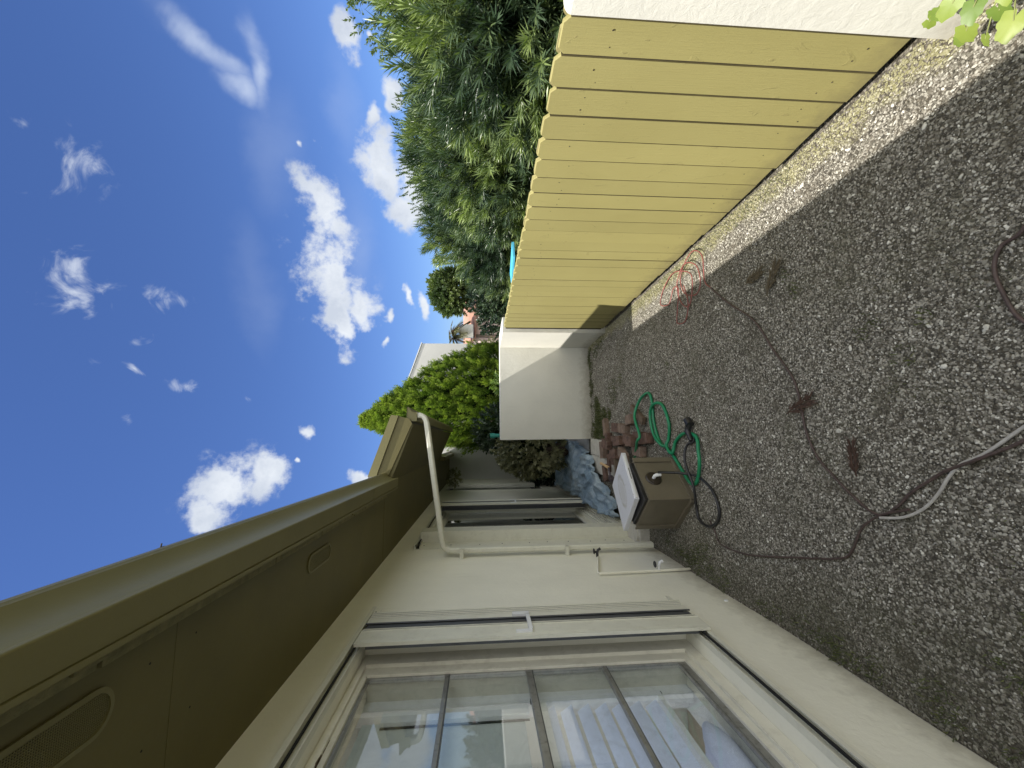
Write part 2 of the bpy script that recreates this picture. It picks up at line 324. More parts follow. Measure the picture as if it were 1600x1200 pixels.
# foliage
def leafmat(name, dark, mid, light, rough=0.42, tr=0.25, spec=0.5):
    M = bpy.data.materials.new(name); M.use_nodes = True; nt = M.node_tree; nt.nodes.clear(); MATS[name] = M
    o = node(nt, 'ShaderNodeOutputMaterial'); b = node(nt, 'ShaderNodeBsdfPrincipled')
    at = node(nt, 'ShaderNodeAttribute', attribute_name='v')
    c = ramp(nt, at.outputs['Fac'], [(0.0, dark), (0.5, mid), (1.0, light)])
    lk(nt, c, b.inputs['Base Color']); b.inputs['Roughness'].default_value = rough; b.inputs['Specular IOR Level'].default_value = spec
    t = node(nt, 'ShaderNodeBsdfTranslucent'); lk(nt, mixc(nt, 1.0, c, (1.3, 1.5, 0.6), 'MULTIPLY'), t.inputs[0])
    ms = node(nt, 'ShaderNodeMixShader'); ms.inputs[0].default_value = tr
    lk(nt, b.outputs[0], ms.inputs[1]); lk(nt, t.outputs[0], ms.inputs[2]); lk(nt, ms.outputs[0], o.inputs[0])
leafmat('leaf_podocarpus', (0.020, 0.042, 0.022), (0.072, 0.112, 0.062), (0.24, 0.31, 0.10), 0.33, 0.2)
leafmat('leaf_ficus', (0.035, 0.06, 0.02), (0.07, 0.11, 0.035), (0.13, 0.17, 0.05), 0.5)
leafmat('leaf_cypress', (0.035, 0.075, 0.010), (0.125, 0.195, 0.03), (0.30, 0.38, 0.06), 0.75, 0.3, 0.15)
leafmat('leaf_dark', (0.018, 0.034, 0.018), (0.035, 0.062, 0.03), (0.07, 0.10, 0.05), 0.35, 0.1)
leafmat('leaf_olive', (0.09, 0.10, 0.045), (0.20, 0.20, 0.10), (0.34, 0.33, 0.19), 0.4, 0.1)
leafmat('leaf_bright', (0.07, 0.13, 0.03), (0.15, 0.23, 0.045), (0.30, 0.36, 0.07), 0.45, 0.3)
leafmat('weed_leaf', (0.05, 0.065, 0.02), (0.08, 0.095, 0.03), (0.13, 0.14, 0.05), 0.7, 0.1)
simple('core_dark', (0.010, 0.018, 0.005), 1.0, 0.3)  # near-black crown fill, the inner shade is put into its colour
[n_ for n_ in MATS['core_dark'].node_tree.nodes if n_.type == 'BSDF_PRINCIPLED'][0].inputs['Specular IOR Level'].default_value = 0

# ------------------------------------------------------------------ mesh helpers
class MB:
    def __init__(s): s.v = []; s.f = []; s.mi = []; s.sm = []
    def add(s, vs, fs, mi=0, smooth=False):
        o = len(s.v); s.v += [tuple(x) for x in vs]; s.f += [tuple(i + o for i in f) for f in fs]; s.mi += [mi] * len(fs); s.sm += [smooth] * len(fs); return s
    def box(s, a, b, mi=0, bev=0.0):
        x0, x1 = sorted((a[0], b[0])); y0, y1 = sorted((a[1], b[1])); z0, z1 = sorted((a[2], b[2]))
        if bev > 0:
            bm = bmesh.new(); bmesh.ops.create_cube(bm, size=1)
            for v in bm.verts: v.co = ((x0 + x1) / 2 + v.co.x * (x1 - x0), (y0 + y1) / 2 + v.co.y * (y1 - y0), (z0 + z1) / 2 + v.co.z * (z1 - z0))
            bmesh.ops.bevel(bm, geom=list(bm.edges), offset=bev, segments=2, affect='EDGES', profile=0.7)
            bm.verts.ensure_lookup_table()
            s.add([v.co[:] for v in bm.verts], [[v.index for v in f.verts] for f in bm.faces], mi, False); bm.free(); return s
        v = [(x, y, z) for x in (x0, x1) for y in (y0, y1) for z in (z0, z1)]
        return s.add(v, [(0, 1, 3, 2), (4, 6, 7, 5), (0, 4, 5, 1), (2, 3, 7, 6), (0, 2, 6, 4), (1, 5, 7, 3)], mi)
    def obox(s, M, size, mi=0, bev=0.0):
        t = MB(); h = [q / 2 for q in size]; t.box([-q for q in h], h, 0, bev)
        return s.add([M @ Vector(v) for v in t.v], t.f, mi)
    def prism(s, poly, axis, a, b, mi=0, smooth=False):
        # poly: list of 2D points; axis 0: (y,z) along x; 1: (x,z) along y; 2: (x,y) along z
        n = len(poly)
        def p(q, t): return (t, q[0], q[1]) if axis == 0 else ((q[0], t, q[1]) if axis == 1 else (q[0], q[1], t))
        v = [p(q, a) for q in poly] + [p(q, b) for q in poly]
        f = [(i, (i + 1) % n, n + (i + 1) % n, n + i) for i in range(n)]
        s.add(v, f, mi, smooth); s.add([p(q, a) for q in poly], [tuple(range(n))[::-1]], mi); s.add([p(q, b) for q in poly], [tuple(range(n))], mi); return s
    def tube(s, pts, r, n=8, mi=0, cap=True, smooth=True, rect=None):
        pts = [Vector(p) for p in pts]; k = len(pts); rs = r if isinstance(r, (list, tuple)) else [r] * k
        vs = []; up = None
        for i, p in enumerate(pts):
            t = (pts[min(i + 1, k - 1)] - pts[max(i - 1, 0)]).normalized()
            if up is None: up = t.orthogonal().normalized() if abs(t.z) > 0.9 else Vector((0, 0, 1))
            a = t.cross(up); a = a.normalized() if a.length > 1e-6 else t.orthogonal().normalized(); bb = a.cross(t).normalized(); up = bb
            if rect:
                for (qa, qb) in ((1, 1), (-1, 1), (-1, -1), (1, -1)): vs.append(p + a * qa * rect[0] + bb * qb * rect[1])
            else:
                for j in range(n): an = 2 * math.pi * j / n; vs.append(p + (a * math.cos(an) + bb * math.sin(an)) * rs[i])
        nn = 4 if rect else n
        f = [(i * nn + j, i * nn + (j + 1) % nn, (i + 1) * nn + (j + 1) % nn, (i + 1) * nn + j) for i in range(k - 1) for j in range(nn)]
        s.add(vs, f, mi, smooth and not rect)
        if cap: s.add(vs[:nn], [tuple(range(nn))[::-1]], mi); s.add(vs[-nn:], [tuple(range(nn))], mi)
        return s
    def disc(s, c, nrm, r, h, n=20, mi=0, prof=None):
        nrm = Vector(nrm).normalized(); c = Vector(c)
        prof = prof or [(0, 1), (0.8, 1), (1, 0.9)]
        pts = [c + nrm * (h * q[0]) for q in prof]; return s.tube(pts, [r * q[1] for q in prof], n, mi)
    def build(s, name, mats, parent=None, origin=None):
        me = bpy.data.meshes.new(name)
        o = Vector(origin) if origin else Vector((0, 0, 0))
        me.from_pydata([tuple(Vector(v) - o) for v in s.v], [], s.f)
        mats = mats if isinstance(mats, (list, tuple)) else [mats]
        for q in mats: me.materials.append(MATS[q])
        me.polygons.foreach_set('material_index', s.mi); me.polygons.foreach_set('use_smooth', s.sm)
        bm = bmesh.new(); bm.from_mesh(me); bmesh.ops.recalc_face_normals(bm, faces=bm.faces); bm.to_mesh(me); bm.free()
        ob = bpy.data.objects.new(name, me); COL.objects.link(ob)
        if parent: ob.parent = parent
        if origin: ob.location = o
        return ob
def tag(o, label=None, cat=None, group=None, kind=None):
    if label: o['label'] = label
    if cat: o['category'] = cat
    if group: o['group'] = group
    if kind: o['kind'] = kind
    return o
def empty(name, loc, label, cat, group=None):
    o = bpy.data.objects.new(name, None); COL.objects.link(o); o.location = loc; o.empty_display_size = 0.2
    return tag(o, label, cat, group)
def part(mb, name, mats, parent):
    # mb vertices are world coordinates; parent is an Empty at parent's location (or a part of it)
    off = Vector(parent.location); q = parent.parent
    while q: off += Vector(q.location); q = q.parent
    mb.v = [tuple(Vector(v) - off) for v in mb.v]
    return mb.build(name, mats, parent)
def npmesh(name, verts, faces4, v, mat, parent=None, loc=(0, 0, 0)):
    verts = np.asarray(verts, dtype=np.float32) - np.array(loc, dtype=np.float32)
    me = bpy.data.meshes.new(name); nv = len(verts); nf = len(faces4); k = faces4.shape[1]
    me.vertices.add(nv); me.vertices.foreach_set('co', verts.ravel())
    me.loops.add(nf * k); me.loops.foreach_set('vertex_index', faces4.ravel().astype(np.int32))
    me.polygons.add(nf); me.polygons.foreach_set('loop_start', np.arange(0, nf * k, k, dtype=np.int32)); me.polygons.foreach_set('loop_total', np.full(nf, k, dtype=np.int32))
    me.update(calc_edges=True)
    if v is not None:
        a = me.attributes.new('v', 'FLOAT', 'POINT'); a.data.foreach_set('value', np.asarray(v, dtype=np.float32))
    me.materials.append(MATS[mat]); me.validate()
    ob = bpy.data.objects.new(name, me); COL.objects.link(ob)
    if parent: ob.parent = parent
    else: ob.location = loc
    return ob
def unit(a): return a / (np.linalg.norm(a, axis=-1, keepdims=True) + 1e-9)
def leaves(base, dirs, L, Wd, fold=0.25, nrm=None, droop=0.0):
    """every leaf: 6 vertices, two folded quads; base,dirs: (n,3)"""
    n = len(base); dirs = unit(dirs)
    if nrm is None: nrm = np.random.normal(size=(n, 3)) * 0.6 + np.array([0, 0, 0.8])
    side = unit(np.cross(dirs, nrm)); up = np.cross(side, dirs)
    L = np.broadcast_to(L, (n,))[:, None]; Wd = np.broadcast_to(Wd, (n,))[:, None]
    b = base; m1 = base + dirs * L * 0.38 ; m2 = base + dirs * L * 0.68 - np.array([0, 0, 1]) * L * droop * 0.4
    t = base + dirs * L - np.array([0, 0, 1]) * L * droop
    a1 = m1 + side * Wd * 0.5 + up * Wd * fold; a2 = m1 - side * Wd * 0.5 + up * Wd * fold
    V = np.stack([b, a1, t, a2, m2], axis=1)   # 5 verts
    f = np.array([[0, 1, 2, 4], [0, 4, 2, 3]])
    F = (np.arange(n)[:, None, None] * 5 + f[None]).reshape(-1, 4)
    return V.reshape(-1, 3), F
def crown(name, parent, mat, tips, tdirs, per, L, Wd, spread, alen, vfun=None, fold=0.25, droop=0.0, loc=(0, 0, 0)):
    """tips: shoot bases, tdirs: shoot axes; per leaves along alen"""
    n = len(tips); tdirs = unit(tdirs)
    u = unit(np.cross(tdirs, np.random.normal(size=(n, 3)))); w = np.cross(tdirs, u)
    k = np.arange(per); ang = k * 2.39996 + np.random.rand(n)[:, None] * 6.28
    t = (k + 0.5) / per
    pos = tips[:, None] + tdirs[:, None] * (t[None, :, None] * np.array(alen).reshape(-1, 1, 1))
    sp = spread * (1.15 - 0.75 * t)[None, :, None] * (0.75 + 0.5 * np.random.rand(n, per, 1))
    rad = u[:, None] * np.cos(ang)[..., None] + w[:, None] * np.sin(ang)[..., None]
    d = tdirs[:, None] + rad * sp
    LL = L * (0.7 + 0.5 * np.random.rand(n * per))
    V, F = leaves(pos.reshape(-1, 3), d.reshape(-1, 3), LL, Wd * (0.8 + 0.4 * np.random.rand(n * per)), fold, unit(tdirs[:, None] * 0.9 - rad * 0.2 + np.array([0, 0, .5])).reshape(-1, 3), droop)
    sv = np.random.rand(n) if vfun is None else vfun(tips)
    v = np.clip(sv[:, None] + np.random.normal(size=(n, per)) * 0.10 + (t[None] - 0.5) * 0.25, 0, 1)
    return npmesh(name, V, F, np.repeat(v.ravel(), 5), mat, parent, loc)
def blobs_surface(bl, n, inner=0.35, seed=0):
    """sample points in the outer shell of a union of ellipsoids; returns points and outward directions"""
    rs = np.random.RandomState(seed); P = []; D = []
    vol = np.array([b[3] * b[4] + b[4] * b[5] + b[3] * b[5] for b in bl]); pr = vol / vol.sum()
    while sum(len(p) for p in P) < n:
        idx = rs.choice(len(bl), size=n, p=pr); B = np.array(bl)[idx]
        d = unit(rs.normal(size=(n, 3))); r = 1 - inner * rs.rand(n, 1) ** 1.6
        r *= 1 + 0.10 * np.sin(d[:, :1] * 9 + B[:, :1] * 5) * np.sin(d[:, 2:] * 8 + B[:, 1:2] * 3)
        p = B[:, :3] + d * B[:, 3:6] * r
        ok = np.ones(n, bool)
        for b in bl:
            q = np.linalg.norm((p - np.array(b[:3])) / np.array(b[3:6]), axis=1); ok &= q > (1 - inner) * 0.98
        P.append(p[ok]); D.append(unit(d[ok] / B[ok, 3:6]))
    return np.concatenate(P)[:n], np.concatenate(D)[:n]
def core(bl, parent, k=0.72, name='inner_shade_fill'):
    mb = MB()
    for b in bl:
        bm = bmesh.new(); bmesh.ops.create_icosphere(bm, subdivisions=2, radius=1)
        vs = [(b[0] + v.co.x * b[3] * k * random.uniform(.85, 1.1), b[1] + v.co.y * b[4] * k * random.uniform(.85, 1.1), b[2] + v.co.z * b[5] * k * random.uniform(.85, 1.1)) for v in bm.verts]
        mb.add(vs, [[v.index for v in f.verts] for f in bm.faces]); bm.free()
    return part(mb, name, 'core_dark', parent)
def trunk(parent, base, tops, r):
    mb = MB(); base = Vector(base)
    for i, t in enumerate(tops):
        t = Vector(t); a = base + Vector((random.uniform(-r, r), random.uniform(-r, r), 0)); mid = a.lerp(t, 0.5) + Vector((random.uniform(-.12, .12), random.uniform(-.12, .12), .05))
        mb.tube([a, a.lerp(mid, .5), mid, mid.lerp(t, .5) + Vector((.02, .03, .02)), t], [r, r * .8, r * .6, r * .4, r * .15], 7)
    return part(mb, 'trunk', 'bark', parent)

# ------------------------------------------------------------------ ground
mb = MB(); mb.add([(-400, -400, -0.03), (400, -400, -0.03), (400, 400, -0.03), (-400, 400, -0.03)], [(0, 1, 2, 3)])
tag(mb.build('ground', 'soil'), kind='structure')
def gz(x, y): return 0.008 * math.sin(x * 3.1 + y * 1.7) + 0.006 * math.sin(y * 4.3 - x * 2.2) + 0.05 * max(0, 1 - abs(x + 1.0) / 0.22) * max(0, math.sin(y * 1.1 + 0.6)) * 0.7 - 0.004
nx, ny = 50, 200
mb = MB(); vs = [(-1.02 + 2.62 * i / nx, -2.5 + 8.6 * j / ny, gz(-1.02 + 2.62 * i / nx, -2.5 + 8.6 * j / ny)) for j in range(ny + 1) for i in range(nx + 1)]
mb.add(vs, [(j * (nx + 1) + i, j * (nx + 1) + i + 1, (j + 1) * (nx + 1) + i + 1, (j + 1) * (nx + 1) + i) for j in range(ny) for i in range(nx)], 0, True)
bed = tag(mb.build('gravel_path', 'gravel_bed'), kind='structure')
# concrete passage floor beyond the end wall
mb = MB(); mb.box((-1.012, 6.1, -0.025), (3.2, 11, 0.0)); tag(mb.build('patio_floor', 'paver_white'), kind='structure')

# pebbles, one counted-by-nobody mass scattered with geometry nodes
pebcol = bpy.data.collections.new('pebble_shapes')
for k in range(6):
    bm = bmesh.new(); bmesh.ops.create_icosphere(bm, subdivisions=2 if k < 3 else 1, radius=1)
    rs = random.Random(k); sx_, sy_, sz_ = rs.uniform(.75, 1.1), rs.uniform(.5, .75), rs.uniform(.28, .5)
    ph = [rs.uniform(0, 6) for _ in range(3)]
    for v in bm.verts:
        q = 1 + 0.14 * math.sin(v.co.x * 3 + ph[0]) * math.cos(v.co.y * 3 + ph[1]) + 0.08 * rs.uniform(-1, 1)
        v.co = Vector((v.co.x * sx_, v.co.y * sy_, v.co.z * sz_)) * q
    me = bpy.data.meshes.new('pebble_shape'); bm.to_mesh(me); bm.free(); me.materials.append(MATS['pebble'])
    for p_ in me.polygons: p_.use_smooth = k < 3
    ob = bpy.data.objects.new('pebble_shape', me); pebcol.objects.link(ob)
def scatter(name, x0, x1, y0, y1, dens, smin, smax, seed, pvlo=0., pvhi=1., flat=0.5):
    nx_, ny_ = max(2, int((x1 - x0) * 16)), max(2, int((y1 - y0) * 16)); mb = MB()
    vs = [(x0 + (x1 - x0) * i / nx_, y0 + (y1 - y0) * j / ny_, gz(x0 + (x1 - x0) * i / nx_, y0 + (y1 - y0) * j / ny_) + 0.001) for j in range(ny_ + 1) for i in range(nx_ + 1)]
    mb.add(vs, [(j * (nx_ + 1) + i, j * (nx_ + 1) + i + 1, (j + 1) * (nx_ + 1) + i + 1, (j + 1) * (nx_ + 1) + i) for j in range(ny_) for i in range(nx_)])
    ob = mb.build(name, 'gravel_bed')
    g = bpy.data.node_groups.new(name, 'GeometryNodeTree')
    g.interface.new_socket('Geometry', in_out='INPUT', socket_type='NodeSocketGeometry'); g.interface.new_socket('Geometry', in_out='OUTPUT', socket_type='NodeSocketGeometry')
    gi = g.nodes.new('NodeGroupInput'); go = g.nodes.new('NodeGroupOutput')
    dp = g.nodes.new('GeometryNodeDistributePointsOnFaces'); dp.inputs['Density'].default_value = dens; dp.inputs['Seed'].default_value = seed
    ip = g.nodes.new('GeometryNodeInstanceOnPoints'); ci = g.nodes.new('GeometryNodeCollectionInfo'); ci.inputs['Collection'].default_value = pebcol
    ci.inputs['Separate Children'].default_value = True; ci.inputs['Reset Children'].default_value = True; ip.inputs['Pick Instance'].default_value = True
    rv = g.nodes.new('FunctionNodeRandomValue'); rv.data_type = 'FLOAT_VECTOR'; rv.inputs[0].default_value = (-flat, -flat, 0); rv.inputs[1].default_value = (flat, flat, 6.283); rv.inputs['Seed'].default_value = seed + 1
    rsz = g.nodes.new('FunctionNodeRandomValue'); rsz.data_type = 'FLOAT'; rsz.inputs[2].default_value = 0; rsz.inputs[3].default_value = 1; rsz.inputs['Seed'].default_value = seed + 2
    pw = g.nodes.new('ShaderNodeMath'); pw.operation = 'POWER'; pw.inputs[1].default_value = 2.2; g.links.new(rsz.outputs[1], pw.inputs[0])
    mr = g.nodes.new('ShaderNodeMapRange'); mr.inputs[3].default_value = smin; mr.inputs[4].default_value = smax; g.links.new(pw.outputs[0], mr.inputs[0])
    rp = g.nodes.new('FunctionNodeRandomValue'); rp.data_type = 'FLOAT'; rp.inputs[2].default_value = pvlo; rp.inputs[3].default_value = pvhi; rp.inputs['Seed'].default_value = seed + 5
    sa = g.nodes.new('GeometryNodeStoreNamedAttribute'); sa.data_type = 'FLOAT'; sa.domain = 'INSTANCE'; sa.inputs['Name'].default_value = 'pv'
    L = g.links.new
    L(gi.outputs[0], dp.inputs[0]); L(dp.outputs[0], ip.inputs['Points']); L(ci.outputs[0], ip.inputs['Instance']); L(rv.outputs[0], ip.inputs['Rotation'])
    L(mr.outputs[0], ip.inputs['Scale']); L(ip.outputs[0], sa.inputs['Geometry'])
    vs_ = [s_ for s_ in sa.inputs if s_.name == 'Value' and s_.enabled][0]; L(rp.outputs[1], vs_); L(sa.outputs[0], go.inputs[0])
    md = ob.modifiers.new('pebbles', 'NODES'); md.node_group = g
    return ob
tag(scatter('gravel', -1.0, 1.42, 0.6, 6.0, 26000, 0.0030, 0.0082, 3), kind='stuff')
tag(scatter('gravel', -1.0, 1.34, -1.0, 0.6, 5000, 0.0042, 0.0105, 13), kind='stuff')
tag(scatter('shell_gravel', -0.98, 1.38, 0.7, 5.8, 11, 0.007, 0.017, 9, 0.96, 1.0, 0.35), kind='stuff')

# ------------------------------------------------------------------ fence and garden walls
fence = empty('picket_fence', (1.41, 3.1, 0), 'olive yellow painted board fence with clipped board tops between the white walls', 'fence')
XF = 1.405; rs = random.Random(11)
V_ = []; att = []; mb = MB(); yb = 1.117 - 0.142 * 0.62; k = 0
nail = []
while yb < 5.05:
    y0, y1 = yb + 0.0022 + rs.uniform(0, .003), min(yb + 0.1394, 5.062); zt = 1.322 + rs.uniform(-.004, .005) + 0.004 * math.sin(yb * 2); zb = 0.052 + rs.uniform(-.008, .008)
    dx0, dx1 = rs.uniform(-.001, .0045), rs.uniform(-.004, .001)
    cl = 0.023; T = 0.015
    poly = [(y0, zb), (y1, zb), (y1, zt - cl), (y1 - cl, zt), (y0 + cl, zt), (y0, zt - cl)]
    n0 = len(mb.v)
    f0 = len(mb.f)
    if y1 - y0 > 0.06:
        bb = 0.0035
        inner = [(y0 + bb, zb + bb), (y1 - bb, zb + bb), (y1 - bb, zt - cl - bb * .4), (y1 - cl - bb * .4, zt - bb), (y0 + cl + bb * .4, zt - bb), (y0 + bb, zt - cl - bb * .4)]
        def xx(y): return XF + dx0 + (dx1 - dx0) * (y - y0) / (y1 - y0)
        vf = [(xx(q[0]), *q) for q in inner]; vm = [(xx(q[0]) + bb, *q) for q in poly]; vb = [(xx(q[0]) + T, *q) for q in poly]
        vs = vf + vm + vb; fs = [tuple(range(6))] + [(i, (i + 1) % 6, 6 + (i + 1) % 6, 6 + i) for i in range(6)] + [(6 + i, 6 + (i + 1) % 6, 12 + (i + 1) % 6, 12 + i) for i in range(6)] + [tuple(range(12, 18))]
        mb.add(vs, fs); mb.mi[f0 + 8] = 2; mb.mi[f0 + 12] = 2; mb.mi[f0 + 2] = 2; mb.mi[f0 + 6] = 2
        for zz in (0.20, 1.155):
            for q in (0.3, 0.72):
                nail.append((XF - 0.001, y0 + 0.1415 * q + rs.uniform(-.008, .008), zz + rs.uniform(-.02, .02)))
    mb.box((XF + .0052, y1 + .0002, zb + .004), (XF + .0200, y1 + .0054, 1.292), 1)
    att += [rs.random()] * (len(mb.v) - n0)
    yb += 0.1418; k += 1
for q in nail: mb.disc((q[0] + 0.0012, q[1], q[2]), (-1, 0, 0), 0.0032 * rs.uniform(.6, 1.1), 0.0012, 8, 1)
att += [0] * (len(mb.v) - len(att))
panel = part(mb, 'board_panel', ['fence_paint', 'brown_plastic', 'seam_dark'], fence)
a = panel.data.attributes.new('v', 'FLOAT', 'POINT'); a.data.foreach_set('value', att)
for zz in (0.20, 0.72, 1.155): part(MB().box((XF + 0.020, 1.0, zz - .044), (XF + 0.058, 5.06, zz + .044)), 'rail', 'back_fence_paint', fence)
mb = MB(); yb = 1.117 - 0.142 * 0.15
while yb < 5.05:
    y0, y1 = yb + .002, yb + .139; zt = 1.312 + rs.uniform(-.004, .006); cl = .025
    mb.prism([(y0, .03), (y1, .03), (y1, zt - cl), (y1 - cl, zt), (y0 + cl, zt), (y0, zt - cl)], 0, XF + .0585, XF + .073); yb += 0.1418
a_ = part(mb, 'back_board_panel', 'back_fence_paint', fence)
for yy in (1.25, 3.1, 4.95): part(MB().box((XF + .0785, yy - .045, -.03), (XF + .165, yy + .045, 1.25)), 'post', 'back_fence_paint', fence)

def wall(name, x0, x1, y0, y1, zt, label, rnd=0.03, zb=-0.03, vert=0.0):
    bm = bmesh.new(); bmesh.ops.create_cube(bm, size=1)
    for v in bm.verts: v.co = ((x0 + x1) / 2 + v.co.x * (x1 - x0), (y0 + y1) / 2 + v.co.y * (y1 - y0), (zb + zt) / 2 + v.co.z * (zt - zb))
    bmesh.ops.bevel(bm, geom=[e for e in bm.edges if min(v.co.z for v in e.verts) > zb + .01], offset=rnd, segments=4, affect='EDGES', profile=.5)
    bm.verts.ensure_lookup_table(); mb = MB(); mb.add([v.co[:] for v in bm.verts], [[v.index for v in f.verts] for f in bm.faces]); bm.free()
    o = mb.build(name, 'white_stucco', None, ((x0 + x1) / 2, (y0 + y1) / 2, 0)); return tag(o, label, 'wall')
wall('garden_wall', 1.343, 1.56, -3.0, 1.117, 1.342, 'bright sunlit white stucco wall section nearest the camera at the fence end', 0.028)
bm_ = MB()
wall('garden_wall', 1.362, 1.56, 5.064, 5.93, 1.336, 'narrow sunlit stucco wall return joining the far end of the fence', 0.008)
wall('garden_wall', 0.006, 1.56, 5.934, 6.10, 1.333, 'low stucco wall crossing the gravel path, split by a diagonal shadow', 0.006)

# ------------------------------------------------------------------ house
house = empty('house', (-1.1, 3, 0), 'cream stucco house along the left with deep olive eaves and gutter', 'house')
XW = -1.012; ZS = 2.44; YE = 11.0
mb = MB()   # wall with openings: window 1, door, window 3
def wseg(y0, y1, z0, z1): mb.box((XW, y0, z0), (XW - 0.19, y1, z1))
W1 = (-0.1, 2.29, 0.505, 2.19); D2 = (4.44, 6.62, 0.06, 2.18); W3 = (8.75, 10.7, 0.32, 2.36)
ys = -3.0
for (y0, y1, z0, z1) in (W1, D2, W3):
    wseg(ys, y0, -.03, ZS + .1); wseg(y0, y1, -.03, z0); wseg(y0, y1, z1, ZS + .1); ys = y1
wseg(ys, YE, -.03, ZS + .1)
part(mb, 'wall', 'house_stucco', house)
# roof slab and soffits
GX = -0.272
mb = MB(); sl_ = 0.346
def roofz(x): return 2.588 - sl_ * (x + 0.297)
for ya, yb_ in ((-3, 3.74), (8.4, YE)): mb.prism([(-3.3, roofz(-3.3) - .1), (-.31, roofz(-.31) - .1), (-.31, roofz(-.31) - .14), (-3.3, roofz(-3.3) - .15)], 1, ya, yb_)
mb.prism([(-3.3, roofz(-3.3) + .002), (.215, roofz(.215) + .002), (.215, roofz(.215) - .045), (-3.3, roofz(-3.3) - .045)], 1, 3.7535, 8.4)
part(mb, 'roof', 'shingle_grey', house)
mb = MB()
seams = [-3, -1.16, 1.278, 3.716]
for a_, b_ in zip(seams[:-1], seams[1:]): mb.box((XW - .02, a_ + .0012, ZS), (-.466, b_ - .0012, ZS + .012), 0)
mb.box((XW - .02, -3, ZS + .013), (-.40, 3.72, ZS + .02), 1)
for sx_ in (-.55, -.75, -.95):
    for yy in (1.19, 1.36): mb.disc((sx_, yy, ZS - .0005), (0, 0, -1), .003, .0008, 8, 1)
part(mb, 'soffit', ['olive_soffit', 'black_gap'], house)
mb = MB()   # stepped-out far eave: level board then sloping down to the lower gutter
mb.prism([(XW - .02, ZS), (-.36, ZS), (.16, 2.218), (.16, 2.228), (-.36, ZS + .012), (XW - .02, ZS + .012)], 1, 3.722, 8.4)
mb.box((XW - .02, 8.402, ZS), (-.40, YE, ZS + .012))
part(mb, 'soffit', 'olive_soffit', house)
# rough wood strip under the fascia
mb = MB(); yy = -3.0; rs = random.Random(5)
while yy < 3.70:
    L_ = min(rs.uniform(.35, 1.0), 3.705 - yy); jj = rs.uniform(-.003, .003)
    mb.box((-.470, yy + .002, ZS - .030 + jj), (-.405, yy + L_ - rs.uniform(.004, .02), ZS + .012)); 
    if rs.random() < .8: mb.box((-.45 - rs.uniform(0, .012), yy + L_ - .07, ZS - .040), (-.43, yy + L_ + .01, ZS - .0305))
    yy += L_
part(mb, 'fascia_strip', 'olive_rough', house)
mb = MB(); mb.box((-.404, -3, 2.33), (-.392, 3.74, 2.47)); part(mb, 'fascia', 'olive_paint', house)
def gutter(name, x_front, ztop, y0, y1, parent, caps=True, h=.122, w=.118):
    xf, zt = x_front, ztop; zb = zt - h; xb = xf - w
    curve = [(xb + w * (.598 + .365 * t_ ** 2.1 - .012 * math.sin(t_ * 3.14)), zb + h * (.15 + .66 * t_)) for t_ in [q / 12 for q in range(13)]]
    lip = [(xb + w * .585, zb), (xb + w * .615, zb + h * .004), (xb + w * .632, zb + h * .03), (xb + w * .638, zb + h * .07), (xb + w * .63, zb + h * .11), (xb + w * .606, zb + h * .135)]
    top = [(xf - .003, zb + h * .84), (xf, zb + h * .87), (xf, zt - .002), (xf - .003, zt), (xf - .014, zt)]
    outer = [(xb, zt + .004), (xb, zb)] + lip + curve + top; n = len(outer); mb = MB(); t = .0018
    def strip(pl, sm):
        k_ = len(pl); mb.add([(q[0], y0, q[1]) for q in pl] + [(q[0], y1, q[1]) for q in pl], [(i, i + 1, k_ + i + 1, k_ + i) for i in range(k_ - 1)], 0, sm)
    strip([(xb, zt + .004), (xb, zb)], False); strip([(xb, zb), lip[0]], False); strip(lip + curve, True); strip([curve[-1]] + top[:2], True); strip(top[1:], False)
    strip([(xb + t, zt + .004), (xb + t, zb + t), (lip[0][0] - t, zb + t)] + [(q[0] - t, q[1] + t) for q in curve[::3]] + [(xf - t, zb + h * .87), (xf - .004, zt - t), (xf - .014, zt - t)], False)
    g = part(mb, name, 'olive_paint', parent)
    if caps:
        for yy, s_ in ((y0, -1), (y1, 1)):
            mb = MB(); mb.prism(outer, 1, yy, yy + s_ * .002); cx = sum(q[0] for q in outer) / n; cz = sum(q[1] for q in outer) / n
            pts = outer + [outer[0]]
            for i in range(n): mb.tube([(pts[i][0], yy + s_ * .003, pts[i][1]), (pts[i + 1][0], yy + s_ * .003, pts[i + 1][1])], .0025, 5)
            part(mb, 'end_cap', 'olive_paint', g)
    return g
g1 = gutter('gutter', GX, 2.456, -3, 3.752, house)
mb = MB(); mb.tube([(GX - .006, 1.224, 2.455), (GX - .006, 1.226, 2.466)], .003, 6); mb.tube([(GX - .013, 1.224, 2.467), (GX + .006, 1.228, 2.467)], .002, 5); mb.tube([(GX - .006, 1.214, 2.468), (GX - .004, 1.237, 2.466)], .0018, 5); part(mb, 'screw', 'brown_plastic', g1)
for yy in (-.5, 2.93):
  mb = MB(); mb.box((GX - .118, yy, 2.3318), (GX - .0445, yy + .05, 2.3335))
  part(mb, 'seam_band', 'olive_paint', g1)
g2 = gutter('gutter', .306, 2.268, 3.752, 8.38, house, True, .085, .125)
g3 = gutter('gutter', GX, 2.456, 8.42, YE, house, True)
